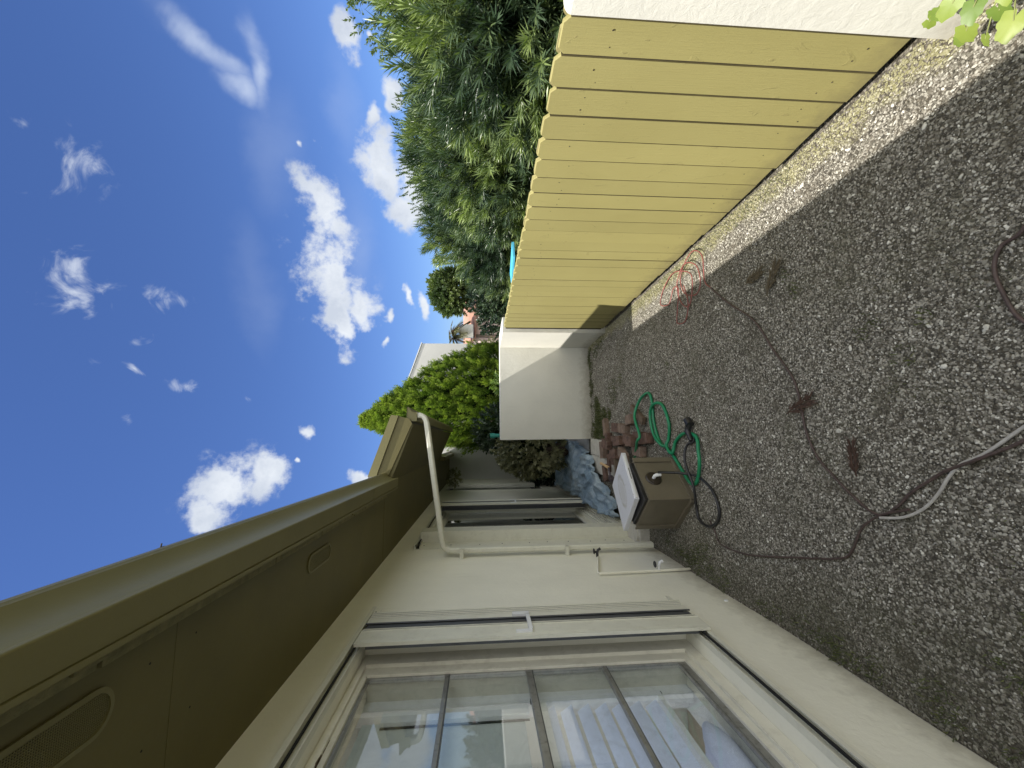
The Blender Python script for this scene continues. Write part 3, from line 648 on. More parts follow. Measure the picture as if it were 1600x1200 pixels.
# rake fascia at the step: capped board above, plain board under it
mb = MB(); dz = .087
mb.prism([(-.30, 2.590), (.236, 2.405), (.229, 2.34), (-.262, 2.505), (-.30, 2.515)], 1, 3.72, 3.752); part(mb, 'rake_fascia', 'olive_paint', house)
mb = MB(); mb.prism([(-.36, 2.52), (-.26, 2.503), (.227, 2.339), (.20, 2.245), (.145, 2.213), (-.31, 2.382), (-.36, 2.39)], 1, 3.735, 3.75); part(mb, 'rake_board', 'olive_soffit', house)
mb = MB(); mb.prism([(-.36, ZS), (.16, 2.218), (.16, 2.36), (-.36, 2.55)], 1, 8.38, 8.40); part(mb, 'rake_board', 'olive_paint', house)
# soffit vents
for i, (yc, xc, ln, wd) in enumerate(((0.835, -.578, .50, .052), (2.291, -.589, .30, .046))):
    def stad(l, w): return [(xc + w * math.cos(t), yc + (l / 2 - w) * s_ + w * math.sin(t)) for s_, t0 in ((1, 0), (-1, math.pi)) for t in [t0 + math.pi * q / 12 for q in range(13)]]
    mb = MB(); A = stad(ln, wd); B = stad(ln - .022, wd - .011); n = len(A)
    for (P1, P2, za, zb_) in ((A, A, ZS - .001, ZS - .007), (A, B, ZS - .007, ZS - .008), (B, B, ZS - .008, ZS - .001)):
        mb.add([(*p, za) for p in P1] + [(*p, zb_) for p in P2], [(k_, (k_ + 1) % n, n + (k_ + 1) % n, n + k_) for k_ in range(n)])
    vent = part(mb, 'soffit_vent', 'olive_paint', house)
    mb = MB(); mb.add([(*p, ZS - .0012) for p in B], [tuple(range(n))], 1)
    y = yc - ln / 2 + .012; k_ = 0; st = .0048
    while y < yc + ln / 2 - .011:
        hw = wd - .011; dy_ = abs(y - yc) - (ln / 2 - .011 - hw)
        if dy_ > 0: hw = math.sqrt(max(0, hw * hw - dy_ * dy_))
        mb.box((xc - hw, y - .0009, ZS - .0042), (xc + hw, y + .0009, ZS - .0026), 0)
        y += st
    x = xc - wd + .013
    while x < xc + wd - .011:
        hl = ln / 2 - .011 - (wd - .011) + math.sqrt(max(0, (wd - .011) ** 2 - (x - xc) ** 2)); mb.box((x - .0008, yc - hl, ZS - .0050), (x + .0008, yc + hl, ZS - .0043), 0); x += st
    part(mb, 'mesh_screen', ['olive_paint', 'black_gap'], vent)

# downspout
def rectpipe(mb, pts, hx, hy):
    mb.tube(pts, 1, rect=(hx, hy), smooth=False)
ds_pts = [(.235, 3.80, 2.19), (.235, 3.80, 2.155), (.228, 3.80, 2.135), (.213, 3.80, 2.118), (.19, 3.80, 2.106), (.15, 3.80, 2.096), (-.86, 3.815, 1.952), (-.90, 3.815, 1.943), (-.928, 3.815, 1.928), (-.947, 3.815, 1.90), (-.955, 3.815, 1.865), (-.957, 3.815, 1.82), (-.957, 3.80, 0.05)]
mb = MB(); up = None; vs = []
for i, p in enumerate(ds_pts):
    p = Vector(p); t = (Vector(ds_pts[min(i + 1, 12)]) - Vector(ds_pts[max(0, i - 1)])).normalized(); a = Vector((0, 1, 0)); b_ = t.cross(a).normalized()
    q = .0235 if i not in (2, 4, 8, 10) else .021
    for (u_, w_) in ((1, .55), (.7, 1), (-.7, 1), (-1, .55), (-1, -.55), (-.7, -1), (.7, -1), (1, -.55)): vs.append(p + a * u_ * .038 + b_ * w_ * q)
mb.add(vs, [(i * 8 + j, i * 8 + (j + 1) % 8, (i + 1) * 8 + (j + 1) % 8, (i + 1) * 8 + j) for i in range(12) for j in range(8)])
mb.add(vs[-8:], [tuple(range(8))]);
dsp = part(mb, 'downspout', 'cream_metal', house)
for zz in (1.775, .845):
  mb = MB(); mb.box((-1.0115, 3.735, zz - .016), (-.931, 3.7595, zz + .016)); mb.box((-.933, 3.735, zz - .016), (-.929, 3.86, zz + .016)); mb.box((-1.0125, 3.718, zz - .012), (-1.009, 3.74, zz + .012)); part(mb, 'strap', 'cream_metal', dsp)
mb = MB()


# ---- window 1
win = part(MB().box((XW - .15, -.095, .56), (XW - .06, 2.285, .565)), 'window', 'cream_wood', house)
def frame_ring(mb, x0, x1, y0, y1, z0, z1, wy0, wy1, wz0, wz1, mi=0):
    mb.box((x0, y0, z0), (x1, y0 + wy0, z1), mi); mb.box((x0, y1 - wy1, z0), (x1, y1, z1), mi)
    mb.box((x0, y0 + wy0, z0), (x1, y1 - wy1, z0 + wz0), mi); mb.box((x0, y0 + wy0, z1 - wz1), (x1, y1 - wy1, z1), mi)
mb = MB()
frame_ring(mb, -1.20, -1.068, -.098, 2.288, .507, 2.188, .02, .095, .055, .03)
frame_ring(mb, -1.20, -1.084, -.078, 2.193, .562, 2.158, .04, .061, .034, .022)
part(mb, 'casing', 'cream_wood', win)
mb = MB()   # patch of peeled paint under the head
for k_ in range(14):
    y = 1.52 + k_ * .014; z = 2.158 - .0005
    pts = [(-1.068 - .0 + random.uniform(-.0, .0), 0)]
    mb.disc((-1.10 + random.uniform(-.012, .014), y, 2.1578), (0, 0, -1), random.uniform(.016, .034), .0009, 7)
part(mb, 'peeled_patch', 'old_wood', win)
mb = MB()
frame_ring(mb, -1.118, -1.096, -.040, 2.132, .597, 2.136, .014, .010, .028, .010)
mb.box((-1.116, -.03, .626), (-1.098, 2.12, .634))
part(mb, 'sash_frame', 'grey_alu', win)
zm = (1.764, 1.377, 1.010)
for zz, r_ in zip(zm, (.009, .0145, .009)):
    mb = MB(); mb.box((-1.112, -.026, zz - r_), (-1.090, 2.121, zz + r_), 0, .003); mb.box((-1.110, -.026, zz - r_ - .004), (-1.092, 2.121, zz - r_), 1); part(mb, 'mullion', ['grey_alu', 'dark_alu'], win)
zz = (.634,) + zm[::-1] + (2.126,)
for a_, b_ in zip(zz[:-1], zz[1:]):
    mb = MB(); mb.box((-1.106, -.026, a_ + .008), (-1.102, 2.1215, b_ - .009)); part(mb, 'glass_pane', 'window_glass', win)
# interior room of the house
mb = MB()
X0 = -2.75  # the opening in this back wall is added to light the room
for (a_, b_) in (((X0, -1.5, .1), (X0 - .12, 4.0, .75)), ((X0, -1.5, 2.2), (X0 - .12, 4.0, 2.5)), ((X0, -1.5, .75), (X0 - .12, -.9, 2.2)), ((X0, 2.6, .75), (X0 - .12, 4.0, 2.2)), ((X0, 3.2, .1), (XW - .19, 3.25, 2.5)), ((X0, -1.55, .1), (XW - .19, -1.5, 2.5)), ((X0, -1.5, 2.46), (XW - .19, 3.2, 2.5))): mb.box(a_, b_)
part(mb, 'interior_wall', 'room_wall', house)
part(MB().box((X0, -1.5, .05), (XW - .19, 3.2, .1)), 'interior_floor', 'room_floor', house)
mb = MB()   # inner jamb boards and head box seen through the far edge of the glass
mb.box((-1.31, 2.14, .55), (-1.125, 2.28, 2.20)); mb.box((-1.24, 2.06, .6), (-1.20, 2.138, 2.15)); mb.box((-1.33, -.1, .50), (-1.203, 2.28, .585)); mb.box((-1.21, -.1, 2.16), (-1.125, 2.28, 2.2))
part(mb, 'inner_casing', 'white_plastic', win)

shd = empty('pane_backing', (-1.17, 1.0, 2.1), 'flat grey green sheet added behind the two upper window panes to brighten them', 'window shade')
mb = MB(); mb.box((-1.176, -.02, 1.42), (-1.172, 1.93, 2.10)); part(mb, 'sheet', 'backing_sheet', shd)  # pale sheet added to catch daylight and brighten the upper panes
mb = MB(); mb.box((-1.172, 1.90, 1.40), (-1.150, 1.965, 2.02)); part(mb, 'side_strip', 'white_plastic', shd)
mb = MB(); mb.box((-1.1695, 1.889, 1.40), (-1.1655, 1.8975, 2.02)); part(mb, 'shadow_strip', 'black_gap', shd)  # black strip drawn for the shadow line along the side strip
lou = empty('louvered_shutter', (-1.27, 1.1, .6), 'white slatted indoor shutter behind the lower window panes', 'shutter')
mb = MB(); mb.box((-1.195, 2.037, .76), (-1.180, 2.056, 1.38)); part(mb, 'edge_shadow', 'black_gap', lou)  # black strip standing in for the shaded gap beside the frame
mb = MB(); frame_ring(mb, -1.200, -1.165, .05, 2.035, .775, 1.365, .04, .035, .022, .05); part(mb, 'frame', 'white_plastic', lou)
mb = MB()
for k_ in range(7):
    zc = .835 + k_ * .078
    mb.obox(Matrix.Translation((-1.195, 1.03, zc)) @ Euler((0, R(58), 0)).to_matrix().to_4x4(), (.060, 1.93, .004))
part(mb, 'slats', 'slat_white', lou)
bed_ = empty('rolled_bedding', (-1.30, 1.4, .6), 'pale blue rolled bedding pushed against the lower window corner', 'bedding')
mb = MB(); pts = [(-1.215, .6 + .07 * i, .655 + .008 * math.sin(i * 1.3)) for i in range(19)]
mb.tube(pts, [.05 + .012 * math.sin(i * .9) for i in range(17)] + [.045, .02], 16); part(mb, 'roll', 'bedding', bed_)
mb = MB(); mb.box((-1.45, .4, .50), (-1.28, 1.95, .62), 0, .02); part(mb, 'mattress', 'bedding', bed_)

# ---- accordion shutter of window 1
def track(mb, y0, y1, zc, s_):
    # extruded channel on the wall face
    mb.box((XW + .0005, y0, zc - .027), (XW + .006, y1, zc + .027)); mb.box((XW + .006, y0, zc + s_ * .019), (XW + .052, y1, zc + s_ * .026))
    mb.box((XW + .036, y0 + .03, zc - .003 - s_ * .008), (XW + .0465, y1 - .06, zc + .003 - s_ * .008), 1); mb.box((XW + .006, y0, zc - s_ * .027), (XW + .030, y1, zc - s_ * .021)); mb.box((XW + .046, y0, zc + s_ * .005), (XW + .052, y1, zc + s_ * .019))
def stack(y0, y1, xo, z0, z1, parent, near=True, lock=1.38):
    n = y1 - y0; mb = MB(); D_ = xo - XW
    mb.box((xo - .003, y0, z0), (xo, y0 + n * .34, z1)); mb.box((xo - .016, y0, z0), (xo - .003, y0 + .003, z1))
    mb.tube([(xo - .001, y0 + n * .08, z0), (xo - .001, y0 + n * .08, z1)], .0022, 6)
    mb.tube([(xo - .0005, y0 + n * .345, z0), (xo - .0005, y0 + n * .345, z1)], .0042, 6)
    mb.box((xo - .012, y0 + n * .35, z0 + .01), (xo - .006, y0 + n * .56, z1 - .01), 1); mb.tube([(xo - .004, y0 + n * .42, z0), (xo - .004, y0 + n * .42, z1)], .0028, 6)
    mb.tube([(xo - .001, y0 + n * .575, z0), (xo - .001, y0 + n * .575, z1)], .0046, 6, 1)
    mb.box((xo - .006, y0 + n * .59, z0), (xo - .002, y0 + n * .75, z1))
    for k_, q in enumerate((.77, .83, .89, .95)):
        mb.box((xo - .012, y0 + n * (q - .015), z0), (xo - .006, y0 + n * (q + .005), z1), 1); mb.tube([(xo - .0055, y0 + n * (q + .022), z0 - .004 * k_), (xo - .0055, y0 + n * (q + .022), z1)], .0046, 8)
    mb.box((xo - .036, y0 + .016, z0 + .05), (xo - .020, y0 + n * .30, z1 - .05), 1); mb.box((XW + .008, y0 + n * .45, z0 + .004), (xo - .020, y0 + n * .98, z1 - .004), 1); mb.box((XW + .002, y0 + n * .40, z0 - .004), (XW + .008, y0 + n, z1 + .004))  # first dark box stands in for the shade under the outer plate
    part(mb, 'folded_blades', ['cream_metal', 'dark_alu'], parent)
    mb = MB(); w = .04
    mb.box((xo, y0 + n * .08, lock - .03), (xo + .010, y0 + n * .14, lock + .05)); mb.box((xo + .002, y0 + n * .14, lock - .035), (xo + .012, y0 + n * .62, lock - .015)); mb.box((xo - .004, y0 + n * .60, lock - .035), (xo + .012, y0 + n * .70, lock + .055)); mb.box((xo - .024, y0 + n * .42, lock - .06), (xo - .002, y0 + n * .48, lock + .06), 1)
    part(mb, 'lock', ['white_plastic', 'black_rubber'], parent)
sh1 = empty('accordion_shutter', (XW, 2.3, .46), 'folded cream accordion storm shutter and its tracks around the near window', 'storm shutter', 'accordion storm shutters')
mb = MB(); track(mb, -.3, 2.62, 2.214, 1); part(mb, 'track', ['cream_metal', 'black_gap'], sh1)
mb = MB(); track(mb, -.3, 2.60, .478, -1); part(mb, 'track', ['cream_metal', 'black_gap'], sh1)
stack(2.13, 2.50, -.942, .452, 2.204, sh1)

# ---- sliding door with shutter at the far end
door = part(MB().box((XW - .188, 4.445, .062), (XW - .02, 6.615, .10)), 'sliding_door', 'cream_metal', house)
mb = MB(); frame_ring(mb, -1.13, -1.05, 4.445, 6.615, .10, 2.178, .03, .05, .03, .035); part(mb, 'frame', 'cream_metal', door)
mb = MB()
for (a_, b_, x_) in ((4.48, 5.40, -1.09), (5.35, 6.56, -1.115)):
    frame_ring(mb, x_ - .02, x_ + .015, a_, b_, .13, 2.14, .06, .10, .07, .06)
part(mb, 'door_panel', 'cream_metal', door)
mb = MB(); mb.box((-1.097, 4.54, .2), (-1.092, 5.30, 2.08)); part(mb, 'glass_pane', 'door_glass', door)
mb = MB(); mb.box((-1.122, 5.41, .2), (-1.117, 6.46, 2.08)); part(mb, 'glass_pane', 'door_glass', door)
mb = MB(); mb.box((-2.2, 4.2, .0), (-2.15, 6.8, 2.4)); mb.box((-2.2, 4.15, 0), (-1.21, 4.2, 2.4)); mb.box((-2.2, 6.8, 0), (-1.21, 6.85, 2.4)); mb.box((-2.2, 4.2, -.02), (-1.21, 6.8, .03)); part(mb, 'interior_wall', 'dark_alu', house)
sh2 = empty('accordion_shutter', (XW, 5.4, .02), 'cream storm shutter with screwed side plate across the far sliding door', 'storm shutter', 'accordion storm shutters')
mb = MB(); track(mb, 4.1, 6.7, 2.21, 1); part(mb, 'track', ['cream_metal', 'black_gap'], sh2)
mb = MB(); mb.box((XW + .001, 4.52, .0), (XW + .105, 6.5, .045)); mb.box((XW + .03, 4.52, .045), (XW + .036, 6.5, .062)); mb.box((XW + .08, 4.52, .045), (XW + .086, 6.5, .062)); part(mb, 'track', 'cream_metal', sh2)
mb = MB()
mb.box((XW + .0008, 4.09, -.0), (XW + .006, 4.335, 2.222)); mb.box((XW + .006, 4.325, .0), (XW + .112, 4.335, 2.212)); mb.box((XW + .100, 4.335, .0), (XW + .112, 4.50, 2.212)); mb.box((XW + .006, 4.325, .0), (XW + .02, 4.315, 2.212))
mb.box((XW + .092, 4.50, .0), (XW + .112, 4.52, 2.212))
sp_ = part(mb, 'side_plate', 'cream_metal', sh2)
for zz in (2.16, 1.9, 1.62, 1.40, 1.13, .95, .74, .52, .36, .18):
    mb = MB(); mb.disc((XW + .006, 4.20 + random.uniform(-.02, .02), zz), (1, 0, 0), .006, .003, 8); part(mb, 'screw', 'brown_plastic', sp_)
stack(6.03, 6.45, -.895, .06, 2.18, sh2, True, 1.13)

# ---- third window beyond
w3 = part(MB().box((XW - .185, 8.76, .33), (XW - .13, 10.69, .35)), 'window', 'cream_metal', house)
mb = MB(); frame_ring(mb, -1.19, -1.13, 8.76, 10.69, .35, 2.35, .05, .05, .05, .05); part(mb, 'frame', 'dark_alu', w3)
mb = MB(); mb.box((-1.16, 8.82, .4), (-1.15, 10.63, 2.3)); part(mb, 'glass_pane', 'door_glass', w3)
mb = MB(); mb.box((XW + .002, 9.05, .45), (XW + .075, 10.35, 2.28), 0, .006); mb.box((XW + .0755, 9.1, .5), (XW + .082, 9.2, 2.24)); part(mb, 'storm_panel', 'cream_metal', w3)
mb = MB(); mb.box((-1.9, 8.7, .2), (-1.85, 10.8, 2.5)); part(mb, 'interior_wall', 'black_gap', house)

# ---- water pipe with two taps
pipe = part(MB().tube([(XW + .018, 3.20, -.02), (XW + .018, 3.185, .30), (XW + .018, 3.165, .722)], .0105, 8).tube([(XW + .018, 3.165, .722), (XW + .018, 3.19, .728), (XW + .016, 3.60, .612)], .007, 8), 'water_pipe', 'house_stucco', house)
def tap(loc, parent, col, up=True, s_=1.0):
    x, y, z = loc
    mb = MB(); mb.tube([(x - .01, y, z), (x + .03 * s_, y, z), (x + .055 * s_, y + .01, z - .012 * s_), (x + .068 * s_, y + .012, z - .04 * s_)], [.010, .012, .011, .012], 10); mb.tube([(x + .03 * s_, y, z), (x + .045 * s_, y, z + .03 * s_)], .008, 8)
    for k_ in range(6):
        an = k_ * math.pi / 3; mb.tube([(x + .046 * s_, y, z + .032 * s_), (x + .046 * s_ + .018 * math.cos(an), y + .018 * math.sin(an), z + .034 * s_)], .005, 6, 1)
    mb.tube([(x + .046 * s_ + .02 * math.cos(k_ * .4), y + .02 * math.sin(k_ * .4), z + .034 * s_) for k_ in range(17)], .0045, 6, 1)
    part(mb, 'tap', [col, 'black_rubber'], parent)
tap((XW + .022, 3.62, .612), pipe, 'black_rubber', True, .8); tap((XW + .022, 3.19, .255), pipe, 'white_plastic', True, .9)
mb = MB(); mb.disc((XW, 2.62, .075), (1, 0, 0), .012, .006, 12); part(mb, 'wall_plug', 'white_plastic', house)
mb = MB(); mb.box((XW, 3.98, -.02), (XW + .16, 4.34, .09), 0, .015); mb.disc((XW + .09, 4.05, .09), (0, 0, 1), .055, .02, 18); part(mb, 'concrete_pad', 'paver_white', house)

# ------------------------------------------------------------------ equipment box with white board
bx = empty('equipment_box', (-.45, 3.41, 0), 'tan metal equipment box with a round black outlet, standing on the gravel', 'equipment box')
c0, c1, c2 = Vector((-.457, 3.075)), Vector((-.172, 3.377)), Vector((-.716, 3.384)); c3 = c1 + c2 - c0; H = .362
mb = MB(); e1 = (c1 - c0).normalized(); e2 = (c2 - c0).normalized()
mb.prism([tuple(c0), tuple(c1), tuple(c3), tuple(c2)], 2, -.01, H - .019); part(mb, 'cabinet', 'tan_box', bx)
mb = MB()
def lip(p, q, out, z0, z1, t=.006):
    o_ = out * t; mb.prism([tuple(p), tuple(q), tuple(q + o_), tuple(p + o_)], 2, z0, z1)
n1_ = -e2; n2_ = -e1
lip(c1 - e1 * .035, c1 + e1 * .012, n1_, .005, H - .01, .012); lip(c2 - e2 * .035, c2 + e2 * .012, n2_, .005, H - .01, .012)
lip(c0 + e1 * .0, c0 + e1 * .02, n1_, .0, H - .04, .003)
lip(c0 - e1 * .006, c1, n1_, -.005, .03, .02); lip(c0, c2, n2_, -.005, .03, .02)
part(mb, 'corner_flange', 'tan_box', bx)
mb = MB(); mb.prism([tuple(c0 + (e1 + e2) * .02), tuple(c1 + (e2 - e1) * .02), tuple(c3 - (e1 + e2) * .02), tuple(c2 + (e1 - e2) * .02)], 2, H - .018, H + .004); part(mb, 'inner_rim', 'black_rubber', bx)
pc = c0 + e1 * .205; nn = Vector((n1_.x, n1_.y, 0))
mb = MB(); mb.disc((pc.x, pc.y, .245), nn, .062, .014, 24, 0, [(0, 1), (.6, 1), (1, .85)])
for an in (0.6, 2.7, 4.6):
    q_ = Vector((pc.x, pc.y, .245)) + nn * .0142 + Vector((e1.x, e1.y, 0)) * .044 * math.cos(an) + Vector((0, 0, .044 * math.sin(an))); mb.disc(q_, nn, .005, .003, 8, 1)
part(mb, 'outlet_plate', ['brown_plastic', 'tool_steel'], bx)
q0 = Vector((pc.x, pc.y, .245)) + nn * .014
mb = MB(); mb.tube([q0, q0 + nn * .025, q0 + nn * .038 + Vector((0, 0, -.010)), q0 + nn * .04 + Vector((0, 0, -.045))], [.014, .014, .013, .012], 10); part(mb, 'elbow', 'white_plastic', bx)
lid = MB(); bc = Vector((-.443, 3.505, .385)); ex = Vector((e1.x, e1.y, 0)); ey = Vector((e2.x, e2.y, 0))
ML = Matrix.Translation(bc) @ Matrix((( ex.x, ey.x, 0, 0), (ex.y, ey.y, 0, 0), (0, 0, 1, 0), (0, 0, 0, 1))) @ Euler((R(-1.5), R(2.5), 0)).to_matrix().to_4x4()
lid.box((-.235, -.225, -.019), (.235, .225, .019), 0, .005)
lo = lid.build('white_board', 'lid_white'); lo.matrix_world = ML; tag(lo, 'thick white board with a brown oval stain lying on the equipment box', 'board')
mb = MB(); mb.box((-.226, -.2352, -.004), (.20, -.2256, .010)); mb.box((-.05, -.2358, -.002), (.06, -.2352, .003), 1); 
o_ = mb.build('edge_trim', ['white_plastic', 'black_rubber'], lo)

# ------------------------------------------------------------------ hoses and cords
def catmull(pts, n=7):
    P = [Vector(p) for p in pts]; P = [P[0] * 2 - P[1]] + P + [P[-1] * 2 - P[-2]]; out = []
    for i in range(1, len(P) - 2):
        for j in range(n):
            t = j / n; a, b, c, d = P[i - 1:i + 3]
            out.append(0.5 * ((2 * b) + (c - a) * t + (2 * a - 5 * b + 4 * c - d) * t * t + (3 * b - a - 3 * c + d) * t ** 3))
    out.append(P[-2]); return out
def cable(name, pts, r, mat, label, cat, group=None, n=8, zoff=0.0, parent=None, wob=0.0):
    q = []
    for p in catmull(pts, n):
        z = gz(p.x, p.y) + r + .006 + p.z
        q.append((p.x + random.uniform(-wob, wob), p.y + random.uniform(-wob, wob), z))
    mb = MB().tube(q, r, 8)
    if parent: return part(mb, name, mat, parent)
    o = mb.build(name, mat, None, q[0]); return tag(o, label, cat, group)
cable('garden_hose', [(-.185, 4.16, .02), (-.028, 3.872, .10), (.032, 3.818, .09), (.223, 3.964, .07), (.379, 3.926, .02), (.43, 3.761, 0), (.355, 3.683, .0), (.147, 3.67, 0), (-.027, 3.585, .0), (-.08, 3.45, .0), (-.143, 3.34, 0), (-.258, 3.20, .0), (-.33, 3.10, 0), (-.34, 3.02, .0), (-.29, 2.97, .0), (-.186, 2.905, .02), (-.095, 2.91, .02), (.012, 2.967, .0), (.038, 3.13, 0), (-.027, 3.279, .0), (-.12, 3.315, .018), (-.10, 3.37, .025), (-.05, 3.41, .02), (0, 3.40, 0), (.134, 3.372, 0), (.295, 3.473, 0), (.308, 3.619, .015), (.22, 3.70, .02), (.05, 3.66, .022), (-.05, 3.53, .02), (-.07, 3.42, .02)], .0135, 'hose_green', 'bright green garden hose looped on the gravel in front of the bricks', 'hose')
bh = [(-.262, 3.18, .215), (-.262, 3.16, .16), (-.265, 3.08, .06), (-.285, 2.97, .0), (-.355, 2.803, 0), (-.471, 2.726, 0), (-.559, 2.753, 0), (-.613, 2.855, 0), (-.594, 2.98, .0), (-.52, 3.02, .0), (-.36, 2.99, .03), (-.20, 3.06, .045), (-.10, 3.09, .03), (-.045, 3.06, .015), (-.03, 3.00, .01), (.0, 3.00, .0)]
cable('drain_hose', bh, .010, 'black_rubber', 'thin black hose curling out of the round outlet of the tan box', 'hose')
mb = MB(); mb.tube([(-.02, 3.00, .03), (.02, 3.02, .03), (.055, 3.05, .03), (.085, 3.03, .03), (.115, 3.02, .03)], [.016, .021, .024, .022, .026], 10)
mb.tube([(.10, 3.0, .03), (.14, 3.04, .03)], .03, 10); tag(mb.build('hose_nozzle', 'black_rubber', None, (.05, 3.03, .02)), 'black elbowed spray nozzle lying inside the green hose loop', 'nozzle')
cable('extension_cord', [(1.02, 2.588, .01), (1.10, 2.66, .01), (1.28, 2.649, .02), (1.375, 2.766, .02), (1.35, 2.90, .02), (1.26, 3.02, .01), (1.12, 2.96, .01), (1.05, 2.80, .01), (1.10, 2.70, .02), (1.25, 2.74, .02), (1.33, 2.90, .03), (1.24, 3.06, .02), (1.08, 3.02, .02), (1.0, 2.93, .01), (1.05, 2.84, .02), (1.20, 2.80, .03), (1.31, 2.98, .02), (1.36, 3.17, .01), (1.30, 3.36, .0), (1.18, 3.40, .01), (1.13, 3.24, .01), (1.22, 3.13, .02), (1.18, 3.02, .03), (1.02, 3.10, .01), (.93, 3.13, 0), (.91, 3.0, 0), (1.02, 2.90, .02), (1.17, 2.93, .03)], .0043, 'cord_red', 'faded red extension cord tangled in loops beside the fence', 'cord', None, 6)
cable('extension_cord', [(1.02, 2.588, .01), (.85, 2.42, 0), (.681, 2.216, 0), (.48, 2.09, 0), (.302, 1.97, 0), (.16, 1.93, 0), (.039, 1.915, 0), (-.09, 1.86, 0), (-.18, 1.77, 0), (-.25, 1.69, 0), (-.306, 1.606, 0), (-.305, 1.55, .0), (-.26, 1.49, 0), (-.21, 1.443, 0), (-.15, 1.36, 0), (-.119, 1.306, .01), (-.07, 1.20, .01), (-.022, 1.109, .0), (.06, .98, 0)], .0055, 'cord_brown', 'brown cord running from the red tangle across the shaded gravel', 'cord', None, 6, wob=.001)
cable('extension_cord', [(-.27, 1.45, .008), (-.31, 1.56, .008), (-.38, 1.66, 0), (-.501, 1.734, 0), (-.545, 1.821, 0), (-.60, 2.04, 0), (-.661, 2.295, 0), (-.70, 2.50, 0), (-.70, 2.732, 0), (-.63, 2.80, 0), (-.57, 2.86, 0)], .005, 'cord_brown', 'dark cord trailing along the house side towards the tan box', 'cord', None, 6, wob=.001)
cable('extension_cord', [(-.32, 1.56, .014), (-.304, 1.479, .005), (-.262, 1.407, 0), (-.20, 1.35, 0), (-.141, 1.309, .004), (-.096, 1.265, .008), (-.06, 1.20, .004), (.016, 1.104, 0), (.09, 1.0, 0), (.18, .93, 0)], .0055, 'cord_grey', 'pale grey cord crossing the brown one near the photo edge', 'cord', None, 6)
cable('extension_cord', [(.70, .95, 0), (.597, 1.023, 0), (.574, 1.079, 0), (.513, 1.104, 0), (.425, 1.092, 0), (.334, 1.06, 0), (.26, .98, 0)], .006, 'cord_brown', 'short dark curved cord lying alone at the near edge of the gravel', 'cord', None, 6)

# ------------------------------------------------------------------ tarp, pavers, bricks
tarp_poly = [(-.013, 8.51), (-.003, 7.126), (-.06, 6.4), (-.171, 5.93), (-.30, 5.62), (-.445, 5.344), (-.55, 5.14), (-.65, 5.03), (-.783, 4.80), (-.86, 4.62), (-.90, 4.70), (-.90, 5.4), (-.90, 6.2), (-.89, 6.83), (-.88, 8.16), (-.93, 8.6)]
def inside(x, y, poly):
    c = False; j = len(poly) - 1
    for i in range(len(poly)):
        xi, yi = poly[i]; xj, yj = poly[j]
        if (yi > y) != (yj > y) and x < (xj - xi) * (y - yi) / (yj - yi) + xi: c = not c
        j = i
    return c
from mathutils import noise as mnoise
def tz(x, y):
    p = Vector((x * 2.6 + .35 * math.sin(y * 2), y * 1.5, 0))
    r1 = 1 - abs(mnoise.noise(p)) * 2.2; r2 = 1 - abs(mnoise.noise(p * 2.7 + Vector((5, 1, 0)))) * 2; r3 = 1 - abs(mnoise.noise(p * 6.1)) * 2
    return .045 + .085 * max(0, r1) ** 2 + .050 * max(0, r2) ** 2 + .018 * r3
mb = MB(); nx, ny = 60, 200; idx = {}; vs = []; fs = []
for j in range(ny + 1):
    for i in range(nx + 1):
        x = -.98 + 1.02 * i / nx; y = 4.58 + 4.1 * j / ny
        x2 = x + .02 * math.sin(y * 7) ; idx[(i, j)] = len(vs); vs.append((x2, y, tz(x, y)))
for j in range(ny):
    for i in range(nx):
        x = -.98 + 1.02 * (i + .5) / nx; y = 4.58 + 4.1 * (j + .5) / ny
        if inside(x, y, tarp_poly): fs.append((idx[(i, j)], idx[(i + 1, j)], idx[(i + 1, j + 1)], idx[(i, j + 1)]))
mb.add(vs, fs, 0, True); ob = mb.build('tarpaulin', 'tarp_blue', None, (-.5, 5.5, 0)); tag(ob, 'crumpled grey blue plastic tarp spread along the passage by the sliding door', 'tarp')
bm = bmesh.new(); bm.from_mesh(ob.data); bmesh.ops.delete(bm, geom=[v for v in bm.verts if not v.link_faces], context='VERTS')
bd = [e for e in bm.edges if e.is_boundary]; r_ = bmesh.ops.extrude_edge_only(bm, edges=bd)
for v in [g_ for g_ in r_['geom'] if isinstance(g_, bmesh.types.BMVert)]: v.co.z = max(.002, v.co.z - .05)
bmesh.ops.recalc_face_normals(bm, faces=bm.faces); bm.to_mesh(ob.data); bm.free()
for p_ in ob.data.polygons: p_.use_smooth = True

